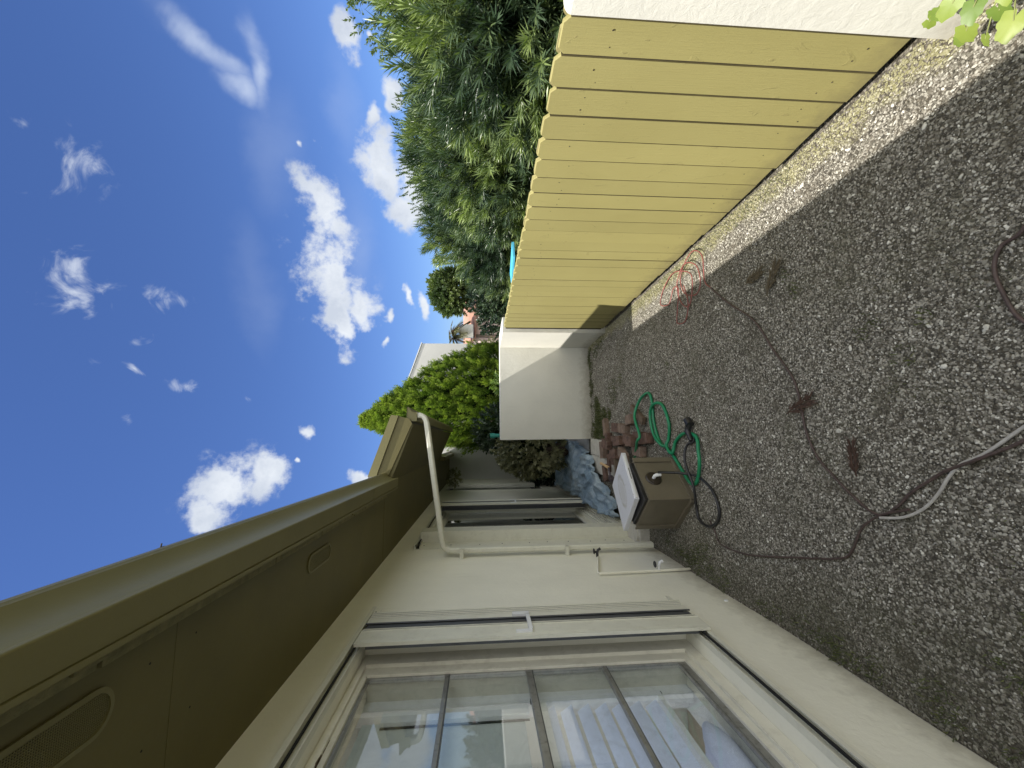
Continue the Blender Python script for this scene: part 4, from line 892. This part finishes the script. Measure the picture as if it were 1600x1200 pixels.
rs = random.Random(3); n = 0
paver_names = ['pale paver nearest the end wall corner', 'pale paver behind the mossy strip', 'pale paver touching the edge of the blue tarp', 'pale paver beside the stacked bricks', 'pale paver partly covered by the blue tarp edge', 'pale paver under the wooden tool handle', 'pale paver farthest along the passage', 'pale paver between tarp and brick pile', 'small pale paver next to the hammer head', 'pale paver in the middle of the row']
for j in range(5):
    for i in range(2):
        x = -.10 - i * .225 - j * .012; y = 5.72 - j * .20
        mb = MB(); mb.obox(Matrix.Rotation(rs.uniform(-.03, .03), 4, 'Z') @ Euler((rs.uniform(-.02, .02), rs.uniform(-.02, .02), 0)).to_matrix().to_4x4(), (.215, .19, .05), 0, .005)
        o = mb.build('paving_block', 'paver_white'); o.location = (x, y, .022); tag(o, paver_names[n], 'paver', 'pale paving blocks at the passage mouth'); n += 1
bricks = [(.150, 5.10, .03, 20, 0, 't', 'lone tan brick nearest the end wall and the moss'), (.132, 4.68, .035, 80, 0, 'r', 'reddish brick lying at the fence side of the pile'), (.11, 4.44, .035, 85, 0, 't', 'tan brick lying crosswise beside the dark plank'), (.20, 4.22, .035, 95, 0, 't', 'worn tan brick under the hose loop'),
 (-.03, 4.98, .04, 4, 0, 'r', 'brick at the far left end of the pile by the pavers'), (-.02, 4.72, .035, 84, 0, 'r', 'dark red brick in the back row of the pile'), (-.02, 4.55, .035, 92, 0, 'r', 'brick on the ground in the middle of the back row'), (-.03, 4.33, .04, 86, 0, 't', 'tan brick flat in the centre of the pile'), (-.01, 4.15, .04, 94, 0, 'r', 'red brick behind the cut end of the hose'),
 (.02, 4.00, .04, 88, 0, 'r', 'long red brick next to the upright front brick'), (.0, 3.85, .04, 90, 0, 'r', 'brick at the front of the pile nearest the gravel'), (-.13, 5.02, .10, 10, 6, 't', 'pale brick set on top at the far end of the pile'), (-.17, 4.30, .105, 70, -5, 't', 'broad tan brick resting on top beside the box'), (-.28, 4.95, .04, 0, 0, 'r', 'brick half covered by the tarp edge'),
 (-.415, 5.10, .05, 15, 8, 'r', 'dark brick poking out beside the tool handle'), (-.25, 4.75, .04, 95, 0, 'r', 'red brick just behind the wooden handle'), (-.17, 4.60, .10, 88, 4, 'r', 'weathered red brick on top in the middle'), (-.12, 4.02, .04, 80, 0, 't', 'tan brick at the corner beside the equipment box'), (-.06, 4.86, .105, 78, 3, 'r', 'dark red brick on the upper layer towards the pavers'), (-.02, 4.42, .108, 96, -3, 'r', 'red brick on the upper layer at the back of the pile'), (-.01, 4.08, .108, 84, 2, 'r', 'red brick on the upper layer nearest the green hose')]
for (x, y, z, rz, rx, kk, lab) in bricks:
    mb = MB(); mb.obox(Matrix.Identity(4), (.205 * rs.uniform(.93, 1.05), .10, .066), 0, .003)
    o = mb.build('brick', 'brick_red' if kk == 'r' else 'brick_tan'); o.location = (x, y, z); o.rotation_euler = (R(rx), R(rs.uniform(-3, 3)), R(rz + rs.uniform(-6, 6))); tag(o, lab, 'brick', 'old bricks piled beside the equipment box')
mb = MB(); mb.obox(Matrix.Translation((.245, 4.02, .035)) @ Matrix.Rotation(R(62), 4, 'Z'), (.34, .07, .035), 0, .003); tag(mb.build('wood_offcut', 'old_wood', None, (.24, 4.0, .02)), 'dark wooden offcut under the green hose loop', 'wood')
mb = MB(); mb.obox(Matrix.Translation((-.245, 4.55, .10)) @ Matrix.Rotation(R(12), 4, 'Z'), (.30, .045, .05), 0, .003); tag(mb.build('wood_offcut', 'old_wood', None, (-.24, 4.55, .1)), 'brown wooden strip lying behind the white board on the bricks', 'wood')
hm = empty('hammer', (-.33, 4.95, .1), 'hand tool with a pale wooden handle lying by the tarp', 'hammer')
mb = MB(); mb.tube([(-.30, 5.12, .11), (-.31, 4.98, .115), (-.33, 4.80, .12)], [.017, .014, .018], 10); part(mb, 'handle', 'pale_wood', hm)
mb = MB(); mb.obox(Matrix.Translation((-.46, 4.74, .10)) @ Matrix.Rotation(R(70), 4, 'Z'), (.13, .05, .05), 0, .01); mb.tube([(-.33, 4.79, .12), (-.43, 4.76, .11)], .012, 8); part(mb, 'head', 'tool_steel', hm)

# ------------------------------------------------------------------ dry sprigs, weeds
def sprig(loc, rz, size, mat, label, n=44):
    b = []; d = []; rs_ = np.random.RandomState(int(size * 1000) + n)
    mb = MB(); mb.tube([(0, 0, .004), (size * .5, .01, .012), (size, 0, .008)], [.0035, .0025, .001], 5)
    st = mb.build('dry_leaf_sprig', mat, None); st.location = loc; st.rotation_euler = (0, 0, rz); tag(st, label, 'dry leaves', 'dry leaf sprigs on the gravel')
    for k_ in range(n):
        t = k_ / n; b.append((size * (.1 + .9 * t), 0, .01)); s_ = 1 if k_ % 2 else -1; d.append((.9, s_ * rs_.uniform(.25, .8), rs_.uniform(-.03, .08)))
    V, F = leaves(np.array(b), np.array(d), size * .42, size * .05, .2, np.tile([0, 0, 1.], (n, 1)))
    o = npmesh('leaf', V, F, np.random.rand(len(V)), mat, st); return st
sprig((.78, 2.08, .012), R(-35), .17, 'dry_tan', 'tan dry leaf fan lying beside the brown cord bend')
sprig((.91, 2.25, .012), R(-80), .14, 'dry_tan', 'small dry sprig on the gravel nearer the cord tangle')
sprig((.12, 2.02, .012), R(-70), .17, 'dry_leaf', 'reddish dry frond lying against the cord in mid gravel')
sprig((-.17, 1.66, .012), R(0), .13, 'dry_leaf', 'rusty brown clump of dry leaves near the crossing cords', 60)
def weed(pts_, label, n, r, h, mat='weed_leaf', sq=1.0):
    b = []; d = []
    for (x, y, rr) in pts_:
        m_ = int(n * (rr / r) ** 2) + 6
        a = np.random.rand(m_) * 6.28; q = np.random.rand(m_) ** .6 * rr
        X = x + q * np.cos(a); Y = y + q * np.sin(a) * sq; Z = np.array([gz(u, w_) for u, w_ in zip(X, Y)]) + .003
        b.append(np.stack([X, Y, Z], 1)); d.append(np.stack([np.random.normal(size=m_) * .7, np.random.normal(size=m_) * .7, .5 + np.random.rand(m_)], 1))
    b = np.concatenate(b); d = np.concatenate(d); V, F = leaves(b, d, h * (.5 + np.random.rand(len(b))), h * .22, .1)
    o = npmesh('weeds', V, F, np.repeat(np.random.rand(len(b)), 5), mat); tag(o, kind='stuff'); return o
weed([(.16, 5.55, .20), (.35, 5.55, .16), (.10, 5.25, .16), (.28, 5.25, .14), (.5, 5.6, .10), (.05, 5.65, .12), (.30, 5.0, .07)], '', 900, .2, .035)
weed([(1.33, 5.25, .16), (1.25, 5.5, .14), (1.05, 5.75, .10), (.8, 5.8, .08), (.58, 4.85, .16), (.68, 4.60, .08)], '', 260, .2, .03)
weed([(-.84, 3.05, .10), (-.90, 3.18, .09), (-.80, 2.92, .06), (-.97, 1.88, .05), (-.93, 1.70, .06), (-.90, 1.45, .07), (-.72, 1.25, .05), (.45, 1.55, .06), (.30, 1.42, .05), (-.55, 1.15, .05), (.85, 1.95, .04), (.75, 1.90, .05), (.62, 3.35, .04), (.43, 1.33, .04)], '', 130, .1, .022)
rw = random.Random(8)
weed([(rw.uniform(-.9, 1.2), rw.uniform(1.1, 5.6), rw.uniform(.03, .10)) for _ in range(60)], '', 34, .1, .012)
weed([(rw.uniform(-.98, -.88), rw.uniform(1.1, 3.8), rw.uniform(.03, .07)) for _ in range(26)], '', 90, .1, .022)
weed([(rw.uniform(-.1, 1.3), 5.86 + rw.uniform(-.1, .05), rw.uniform(.03, .06)) for _ in range(26)], '', 140, .1, .028)
weed([(1.36, y_, .06) for y_ in np.arange(1.9, 4.2, .09)], '', 26, .06, .018)

# ------------------------------------------------------------------ planting
def vnoise(P, sc=1.5, off=0.): return np.clip(.5 + .42 * np.array([mnoise.noise(Vector(p) * sc + Vector((off, 0, 0))) for p in P]) * 2.1 + np.random.normal(size=len(P)) * .10, 0, 1)
def podo(cx, cy, cz, rx, ry, rz, n, label, seed, name='podocarpus_tree'):
    t = empty(name, (cx, cy, 0), label, 'tree', 'trees behind the fence')
    rs_ = np.random.RandomState(seed)
    bl = [(cx, cy, cz, rx, ry, rz)] + [(cx + rs_.uniform(-.55, .3) * rx, cy + rs_.uniform(-.8, .8) * ry, cz + rs_.uniform(-.5, .62) * rz, rx * rs_.uniform(.3, .48), ry * rs_.uniform(.3, .5), rz * rs_.uniform(.28, .42)) for _ in range(9)]
    p, d = blobs_surface(bl, n,   .55, seed)
    dd = d * 1.0 + np.array([0, 0, .45]) + rs_.normal(size=(n, 3)) * .35
    # fewer shoots on the far side
    crown('crown', t, 'leaf_podocarpus', p - np.array([cx, cy, 0]), dd, 30, .098, .0108, 1.0, .11, lambda q: vnoise(q, 2.3, seed) , .18, .06)
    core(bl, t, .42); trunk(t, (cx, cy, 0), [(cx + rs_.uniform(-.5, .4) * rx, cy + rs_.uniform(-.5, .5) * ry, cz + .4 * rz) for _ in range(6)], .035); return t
podo(2.50, .75, 1.40, .62, .70, .72, 800, 'podocarpus tree with long narrow leaves behind the near white wall', 1)
podo(2.52, 2.05, 1.42, .66, .75, .72, 2600, 'long leaved podocarpus tree behind the nearest fence boards', 2)
podo(2.62, 3.35, 1.40, .68, .80, .76, 2400, 'full podocarpus tree behind the middle of the fence', 3)
podo(2.70, 4.65, 1.42, .70, .80, .86, 2300, 'tallest podocarpus tree with pale new tips behind the far fence', 4)
podo(2.85, 5.75, 1.22, .62, .70, .82, 1500, 'smaller podocarpus tree at the far corner of the fence', 5)
def bush(name, cx, cy, cz, rx, ry, rz, n, mat, label, L, Wd, per, seed, group='trees behind the fence', spread=1.1, alen=.12, nb=8, k=.5, tr=True, up=.5, inner=.35, cat='tree', corek=True):
    t = empty(name, (cx, cy, 0), label, cat, group); rs_ = np.random.RandomState(seed)
    bl = [(cx, cy, cz, rx, ry, rz)] + [(cx + rs_.uniform(-.6, .6) * rx, cy + rs_.uniform(-.6, .6) * ry, cz + rs_.uniform(-.5, .7) * rz, rx * rs_.uniform(.3, .45), ry * rs_.uniform(.3, .45), rz * rs_.uniform(.3, .42)) for _ in range(nb)]
    p, d = blobs_surface(bl, n, inner, seed); dd = d + np.array([0, 0, up]) + rs_.normal(size=(n, 3)) * .4
    crown('crown', t, mat, p - np.array([cx, cy, 0]), dd, per, L, Wd, spread, alen, lambda q: vnoise(q, 1.6, seed), .15, .1)
    if corek: core(bl, t, k)
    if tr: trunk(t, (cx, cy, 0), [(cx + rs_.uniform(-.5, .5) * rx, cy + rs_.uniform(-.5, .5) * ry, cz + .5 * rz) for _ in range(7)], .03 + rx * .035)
    return t
bush('ficus_tree', 5.6, 7.6, 1.95, 1.35, 2.0, 1.15, 3200, 'leaf_ficus', 'small leaved ficus tree rising behind the podocarpus hedge', .055, .026, 14, 21, alen=.16, k=.5, inner=.5)
bush('ficus_tree', 5.2, 3.7, 2.15, 1.2, 1.2, .95, 1500, 'leaf_ficus', 'sparse ficus treetop showing at the right edge of the hedge', .055, .026, 12, 22, alen=.16, k=.4, inner=.6)
bush('dark_leaved_tree', 2.95, 7.6, .98, .95, 1.1, .80, 1500, 'leaf_dark', 'dark broad leaved shrub beyond the far fence corner', .075, .035, 14, 23, alen=.14)
bush('round_tree', 7.45, 20, 3.1, 1.05, 1.1, .95, 1300, 'leaf_ficus', 'round dense tree standing far off behind the brown roof', .16, .07, 14, 24, alen=.25, cat='tree')
# thuja / cypress
def cypress():
    cx, cy = 1.16, 9.7; K = 1.21
    t = empty('cypress_tree', (cx, cy, 0), 'bright green cone shaped cypress rising behind the low white wall', 'tree')
    rs_ = np.random.RandomState(31); nc = 3000
    def prof(z): return K * np.interp(1.6 + (z - 1.6) / K, [0.0, .9, 1.5, 2.2, 2.8, 3.2, 3.55, 3.85], [.75, .95, .96, .78, .50, .30, .12, .0])
    def axis(z): return K * np.interp(1.6 + (z - 1.6) / K, [0, 1.3, 3.9], [.98, .93, .37])
    z = .1 + 4.15 * rs_.rand(nc) ** 1.1; a = rs_.rand(nc) * 6.283
    r = prof(z) * np.where(rs_.rand(nc) < .6, rs_.uniform(.86, 1.0, nc), rs_.uniform(.6, .86, nc)) * (1 + .06 * np.sin(a * 5 + z * 2.1) * np.sin(z * 4.5 + a * 2))
    C = np.stack([axis(z) + r * np.cos(a), cy + r * np.sin(a), z], 1); out = np.stack([np.cos(a), np.sin(a), np.zeros(nc)], 1)
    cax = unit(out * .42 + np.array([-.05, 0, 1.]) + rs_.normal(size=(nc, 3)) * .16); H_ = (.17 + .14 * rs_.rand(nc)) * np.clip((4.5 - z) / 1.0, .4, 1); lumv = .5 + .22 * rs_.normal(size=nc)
    ns = 9; per = 22; n = nc * ns
    ts = rs_.rand(nc, ns); wid = .034 * np.sin(.5 + ts * 2.4) * np.clip((4.45 - z) / 1.2, .25, 1)[:, None]
    off = unit(rs_.normal(size=(nc, ns, 3)) + out[:, None] * .7)
    P = (C[:, None] + cax[:, None] * (ts * H_[:, None])[..., None] + off * wid[..., None]).reshape(-1, 3)
    ax = unit(np.repeat(cax, ns, 0) + off.reshape(-1, 3) * .45); o2 = off.reshape(-1, 3); side = unit(np.cross(ax, o2))
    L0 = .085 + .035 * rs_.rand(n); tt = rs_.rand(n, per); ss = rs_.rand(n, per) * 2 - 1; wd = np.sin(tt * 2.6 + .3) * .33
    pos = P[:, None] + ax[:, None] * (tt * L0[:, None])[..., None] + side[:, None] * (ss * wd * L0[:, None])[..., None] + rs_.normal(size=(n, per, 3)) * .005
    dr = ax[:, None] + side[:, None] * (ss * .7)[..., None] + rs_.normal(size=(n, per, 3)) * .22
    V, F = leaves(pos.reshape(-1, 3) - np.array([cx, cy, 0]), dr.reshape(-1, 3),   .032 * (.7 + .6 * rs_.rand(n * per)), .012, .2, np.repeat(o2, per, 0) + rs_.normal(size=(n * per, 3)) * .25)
    v = np.clip(np.repeat(lumv, ns)[:, None] * .6 - .22 + .68 * np.repeat(ts.reshape(-1)[:, None], per, 1) + .25 * (tt - .5) + rs_.normal(size=(n, per)) * .06, 0, 1)  # clump bases darkened, tips lightened: shading put into the leaf colour
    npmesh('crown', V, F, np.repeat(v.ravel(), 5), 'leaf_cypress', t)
    mb = MB(); pts = [(axis(q), cy, q) for q in (.05, .9, 1.5, 2.2, 2.8, 3.4, 3.9)]; mb.tube(pts, [prof(q[2]) * .48 for q in pts], 14, smooth=False); part(mb, 'inner_shade_fill', 'core_dark', t)
    trunk(t, (1.18, cy, 0), [(1.14, cy, 1.2)], .07)
cypress()
bush('dark_shrub', -.17, 7.1, .76, .44, .5, .56, 800, 'leaf_olive', 'shaded olive leaved shrub in the passage past the end wall', .075, .034, 10, 41, 'shrubs beyond the end wall', 1.2, .07, cat='shrub')
bush('dark_shrub', .22, 7.9, 1.28, .42, .4, .42, 420, 'leaf_dark', 'dark overhanging shrub between the passage wall and the cypress', .07, .035, 12, 42, 'shrubs beyond the end wall', 1.2, .10, cat='shrub')
bush('dark_shrub', -.45, 9.3, .20, .55, .5, .42, 400, 'leaf_dark', 'low black green shrub at the far end of the passage', .07, .035, 12, 43, 'shrubs beyond the end wall', 1.2, .10, cat='shrub')
bush('variegated_shrub', .92, 6.75, 1.02, .22, .2, .40, 130, 'leaf_bright', 'yellowish leaves just peeping over the low wall below the cypress', .06, .03, 10, 44, None, 1.2, .07, cat='shrub')
# potted frond under the eave
bush('hanging_plant', -.72, 8.3, 2.14, .13, .13, .10, 60, 'leaf_olive', 'small dusty plant hanging under the far eave', .05, .02, 10, 45, None, 1.4, .06, nb=2, cat='plant', tr=False, corek=False)

# palm far off
def palm():
    cx, cy, h = 5.15, 20., 3.0
    t = empty('palm_tree', (cx, cy, 0), 'small distant palm between the white gable and the brown roof', 'palm tree')
    mb = MB(); mb.tube([(cx, cy, 0), (cx + .03, cy, 1.5), (cx, cy, h)], [.12, .09, .07], 8); part(mb, 'trunk', 'bark', t)
    b = []; d = []
    for k_ in range(26):
        an = k_ * 2.4; el = -.5 + 1.7 * ((k_ * 7) % 13) / 13; L_ = .75
        for j in range(40):
            q = j / 40; r_ = q * L_ * math.cos(el * .8); z_ = h + q * L_ * math.sin(el) - .45 * q * q
            b.append((r_ * math.cos(an), r_ * math.sin(an), z_)); s_ = 1 if j % 2 else -1
            d.append((math.cos(an) * .7 - s_ * math.sin(an) * .9, math.sin(an) * .7 + s_ * math.cos(an) * .9, -.45 + .4 * el))
    V, F = leaves(np.array(b), np.array(d), .26, .08, .1, np.tile([0, 0, 1.], (len(b), 1))); npmesh('crown', V, F, np.repeat(np.random.rand(len(b)), 5), 'leaf_olive', t)
palm()

# ------------------------------------------------------------------ buildings behind
nb_ = empty('neighbour_building', (1, 11, 0), 'plain white gabled building behind the cypress', 'building')
mb = MB(); Y0 = YE + .002
mb.prism([(-1.6, -.03), (2.63, -.03), (2.63, 3.20), (1.87, 3.46), (.5, 3.95), (-1.6, 3.95)], 1, Y0, Y0 + 6); part(mb, 'wall', 'neighbour_stucco', nb_)
mb = MB(); mb.prism([(2.65, 3.203), (1.87, 3.466), (.5, 3.955), (-1.6, 3.955), (-1.6, 3.98), (.5, 3.98), (1.88, 3.49), (2.66, 3.225)], 1, Y0 - .02, Y0 + 6.02); part(mb, 'roof_edge', 'white_plastic', nb_)
fh = empty('distant_house', (6.5, 20, 0), 'low distant house with a brown pink roof beyond the hedge', 'house')
mb = MB(); mb.box((5.0, 20.3, -.03), (10, 25, 2.0)); part(mb, 'wall', 'pink_wall', fh)
mb = MB(); mb.prism([(19.9, 1.93), (22.8, 2.62), (25.3, 1.93), (25.3, 1.88), (22.8, 2.55), (19.9, 1.88)], 0, 5.0, 10.2); part(mb, 'roof', 'roof_brown', fh)
mb = MB(); mb.prism([(5.02, 2.0), (5.66, 2.0), (5.66, 2.34), (5.35, 2.78), (5.02, 2.5)], 1, 19.6, 19.85); part(mb, 'gable', 'white_stucco', fh)
mb = MB(); mb.add([(1.62, 3.45, 1.318), (1.62, 4.1, 1.288), (1.75, 4.12, 1.30), (1.75, 3.43, 1.33), (1.62, 3.45, 1.30), (1.62, 4.1, 1.27), (1.75, 4.12, 1.28), (1.75, 3.43, 1.31)], [(0, 1, 2, 3), (7, 6, 5, 4), (0, 4, 5, 1), (1, 5, 6, 2), (2, 6, 7, 3), (3, 7, 4, 0)])
o = mb.build('blue_cover', 'blue_sheet', None, (1.8, 3.8, 0)); tag(o, 'bright blue sheet edge showing just above the far fence boards', 'cover')
mb = MB(); mb.tube([(.07, 6.15, -.02), (.07, 6.15, 1.40)], .028, 14); mb.tube([(.07, 6.15, 1.40), (.07, 6.15, 1.475)], .036, 14); o = mb.build('garden_post', 'teal_plastic', None, (.07, 6.15, 0)); tag(o, 'teal green capped pipe sticking up behind the corner of the low wall', 'pipe')

# ------------------------------------------------------------------ vine at the near wall
vine = empty('vine', (1.33, .6, 0), 'bright green leafy vine reaching over the gravel from the near wall', 'vine')
def vleaf(c, s_, nrm, tipdir, val, lob=True):
    nrm = Vector(nrm).normalized(); t = Vector(tipdir); t = (t - nrm * t.dot(nrm)).normalized(); u = nrm.cross(t); c = Vector(c)
    s_ *= .74; n_ = 26; pts = []
    for i in range(n_):
        an = 2 * math.pi * i / n_; r = .5 * s_ * (1 + .22 * math.cos(an) + (.13 * math.cos(3 * an) if lob else 0) + random.uniform(-.03, .03))
        if lob: r *= 1 + .09 * math.sin(8 * an)
        if i in (n_ // 2,): r *= .45
        x_, y_ = r * math.cos(an), r * math.sin(an) * .85
        pts.append(c + t * x_ + u * y_ + nrm * (-.35 * (x_ * x_ + y_ * y_) / s_ + .16 * abs(y_)))
    V = [c] + pts; F = [(0, i + 1, (i + 1) % n_ + 1) for i in range(n_)]; return V, F, val
def build_leaves(name, lst, mat, parent):
    off = np.array(parent.location); VV = []; FF = []; vv = []
    for V, F, val in lst:
        o_ = len(VV); VV += [tuple(q) for q in V]; FF += [tuple(i + o_ for i in f) for f in F]; vv += [val] + [min(1, val + random.uniform(-.1, .1))] * (len(V) - 1)
    return npmesh(name, np.array(VV) - off, np.array(FF), vv, mat, parent)
LV = [((1.245, .965, .245), .062, (-.5, .3, .7), (-.1, .5, .5), .55), ((1.25, .99, .235), .05, (-.9, -.4, .3), (0, .3, -.6), .7), ((1.20, .90, .28), .085, (-.5, -.2, .8), (-.3, .8, .0), .75), ((1.16, .875, .255), .08, (-.3, -.4, .85), (-.8, .5, -.1), .45), ((1.17, .945, .185), .085, (-.75, .2, .65), (-.4, .5, -.75), .85), ((1.19, .985, .15), .06, (-.6, .3, .7), (.0, .7, -.6), .7), ((1.10, .905, .19), .05, (-.3, .5, .8), (-.7, .6, -.2), .8), ((1.13, .855, .21), .075, (-.85, .1, .5), (-.3, .3, -.9), .6), ((1.03, .80, .265), .09, (-.4, -.5, .75), (-.7, .6, 0), 1.0), ((1.10, .76, .30), .10, (-.2, -.3, .9), (-.6, .6, 0), .9), ((.955, .775, .235), .105, (-.4, .2, .85), (-.8, .5, -.3), .2), ((.90, .785, .185), .085, (-.6, .1, .8), (-.6, .3, -.7), .15), ((1.0, .69, .30), .11, (-.1, -.2, .95), (-.7, .3, 0), .5), ((1.20, .70, .33), .11, (-.2, -.2, .95), (-.4, .6, 0), .6), ((1.15, .58, .35), .12, (0, -.2, .95), (-.7, .2, 0), .4)]
build_leaves('leaves', [vleaf(*q) for q in LV], 'leaf_bright', vine)
mb = MB()
for q in LV:
    c = Vector(q[0]); s0 = Vector((1.30, .72, .26)) + Vector((random.uniform(-.02, .02), random.uniform(-.05, .05), random.uniform(-.03, .03)))
    mb.tube([s0, s0.lerp(c, .5) + Vector((0, 0, .03)), c], [.003, .0025, .0015], 6)
mb.tube([(1.335, .45, -.01), (1.32, .55, .15), (1.30, .72, .26), (1.25, .80, .27), (1.20, .86, .26)], [.006, .006, .005, .004, .003], 7); mb.tube([(1.325, .40, .0), (1.325, .6, .1), (1.28, .95, .02)], .002, 5)
part(mb, 'stem', 'stem_green', vine)
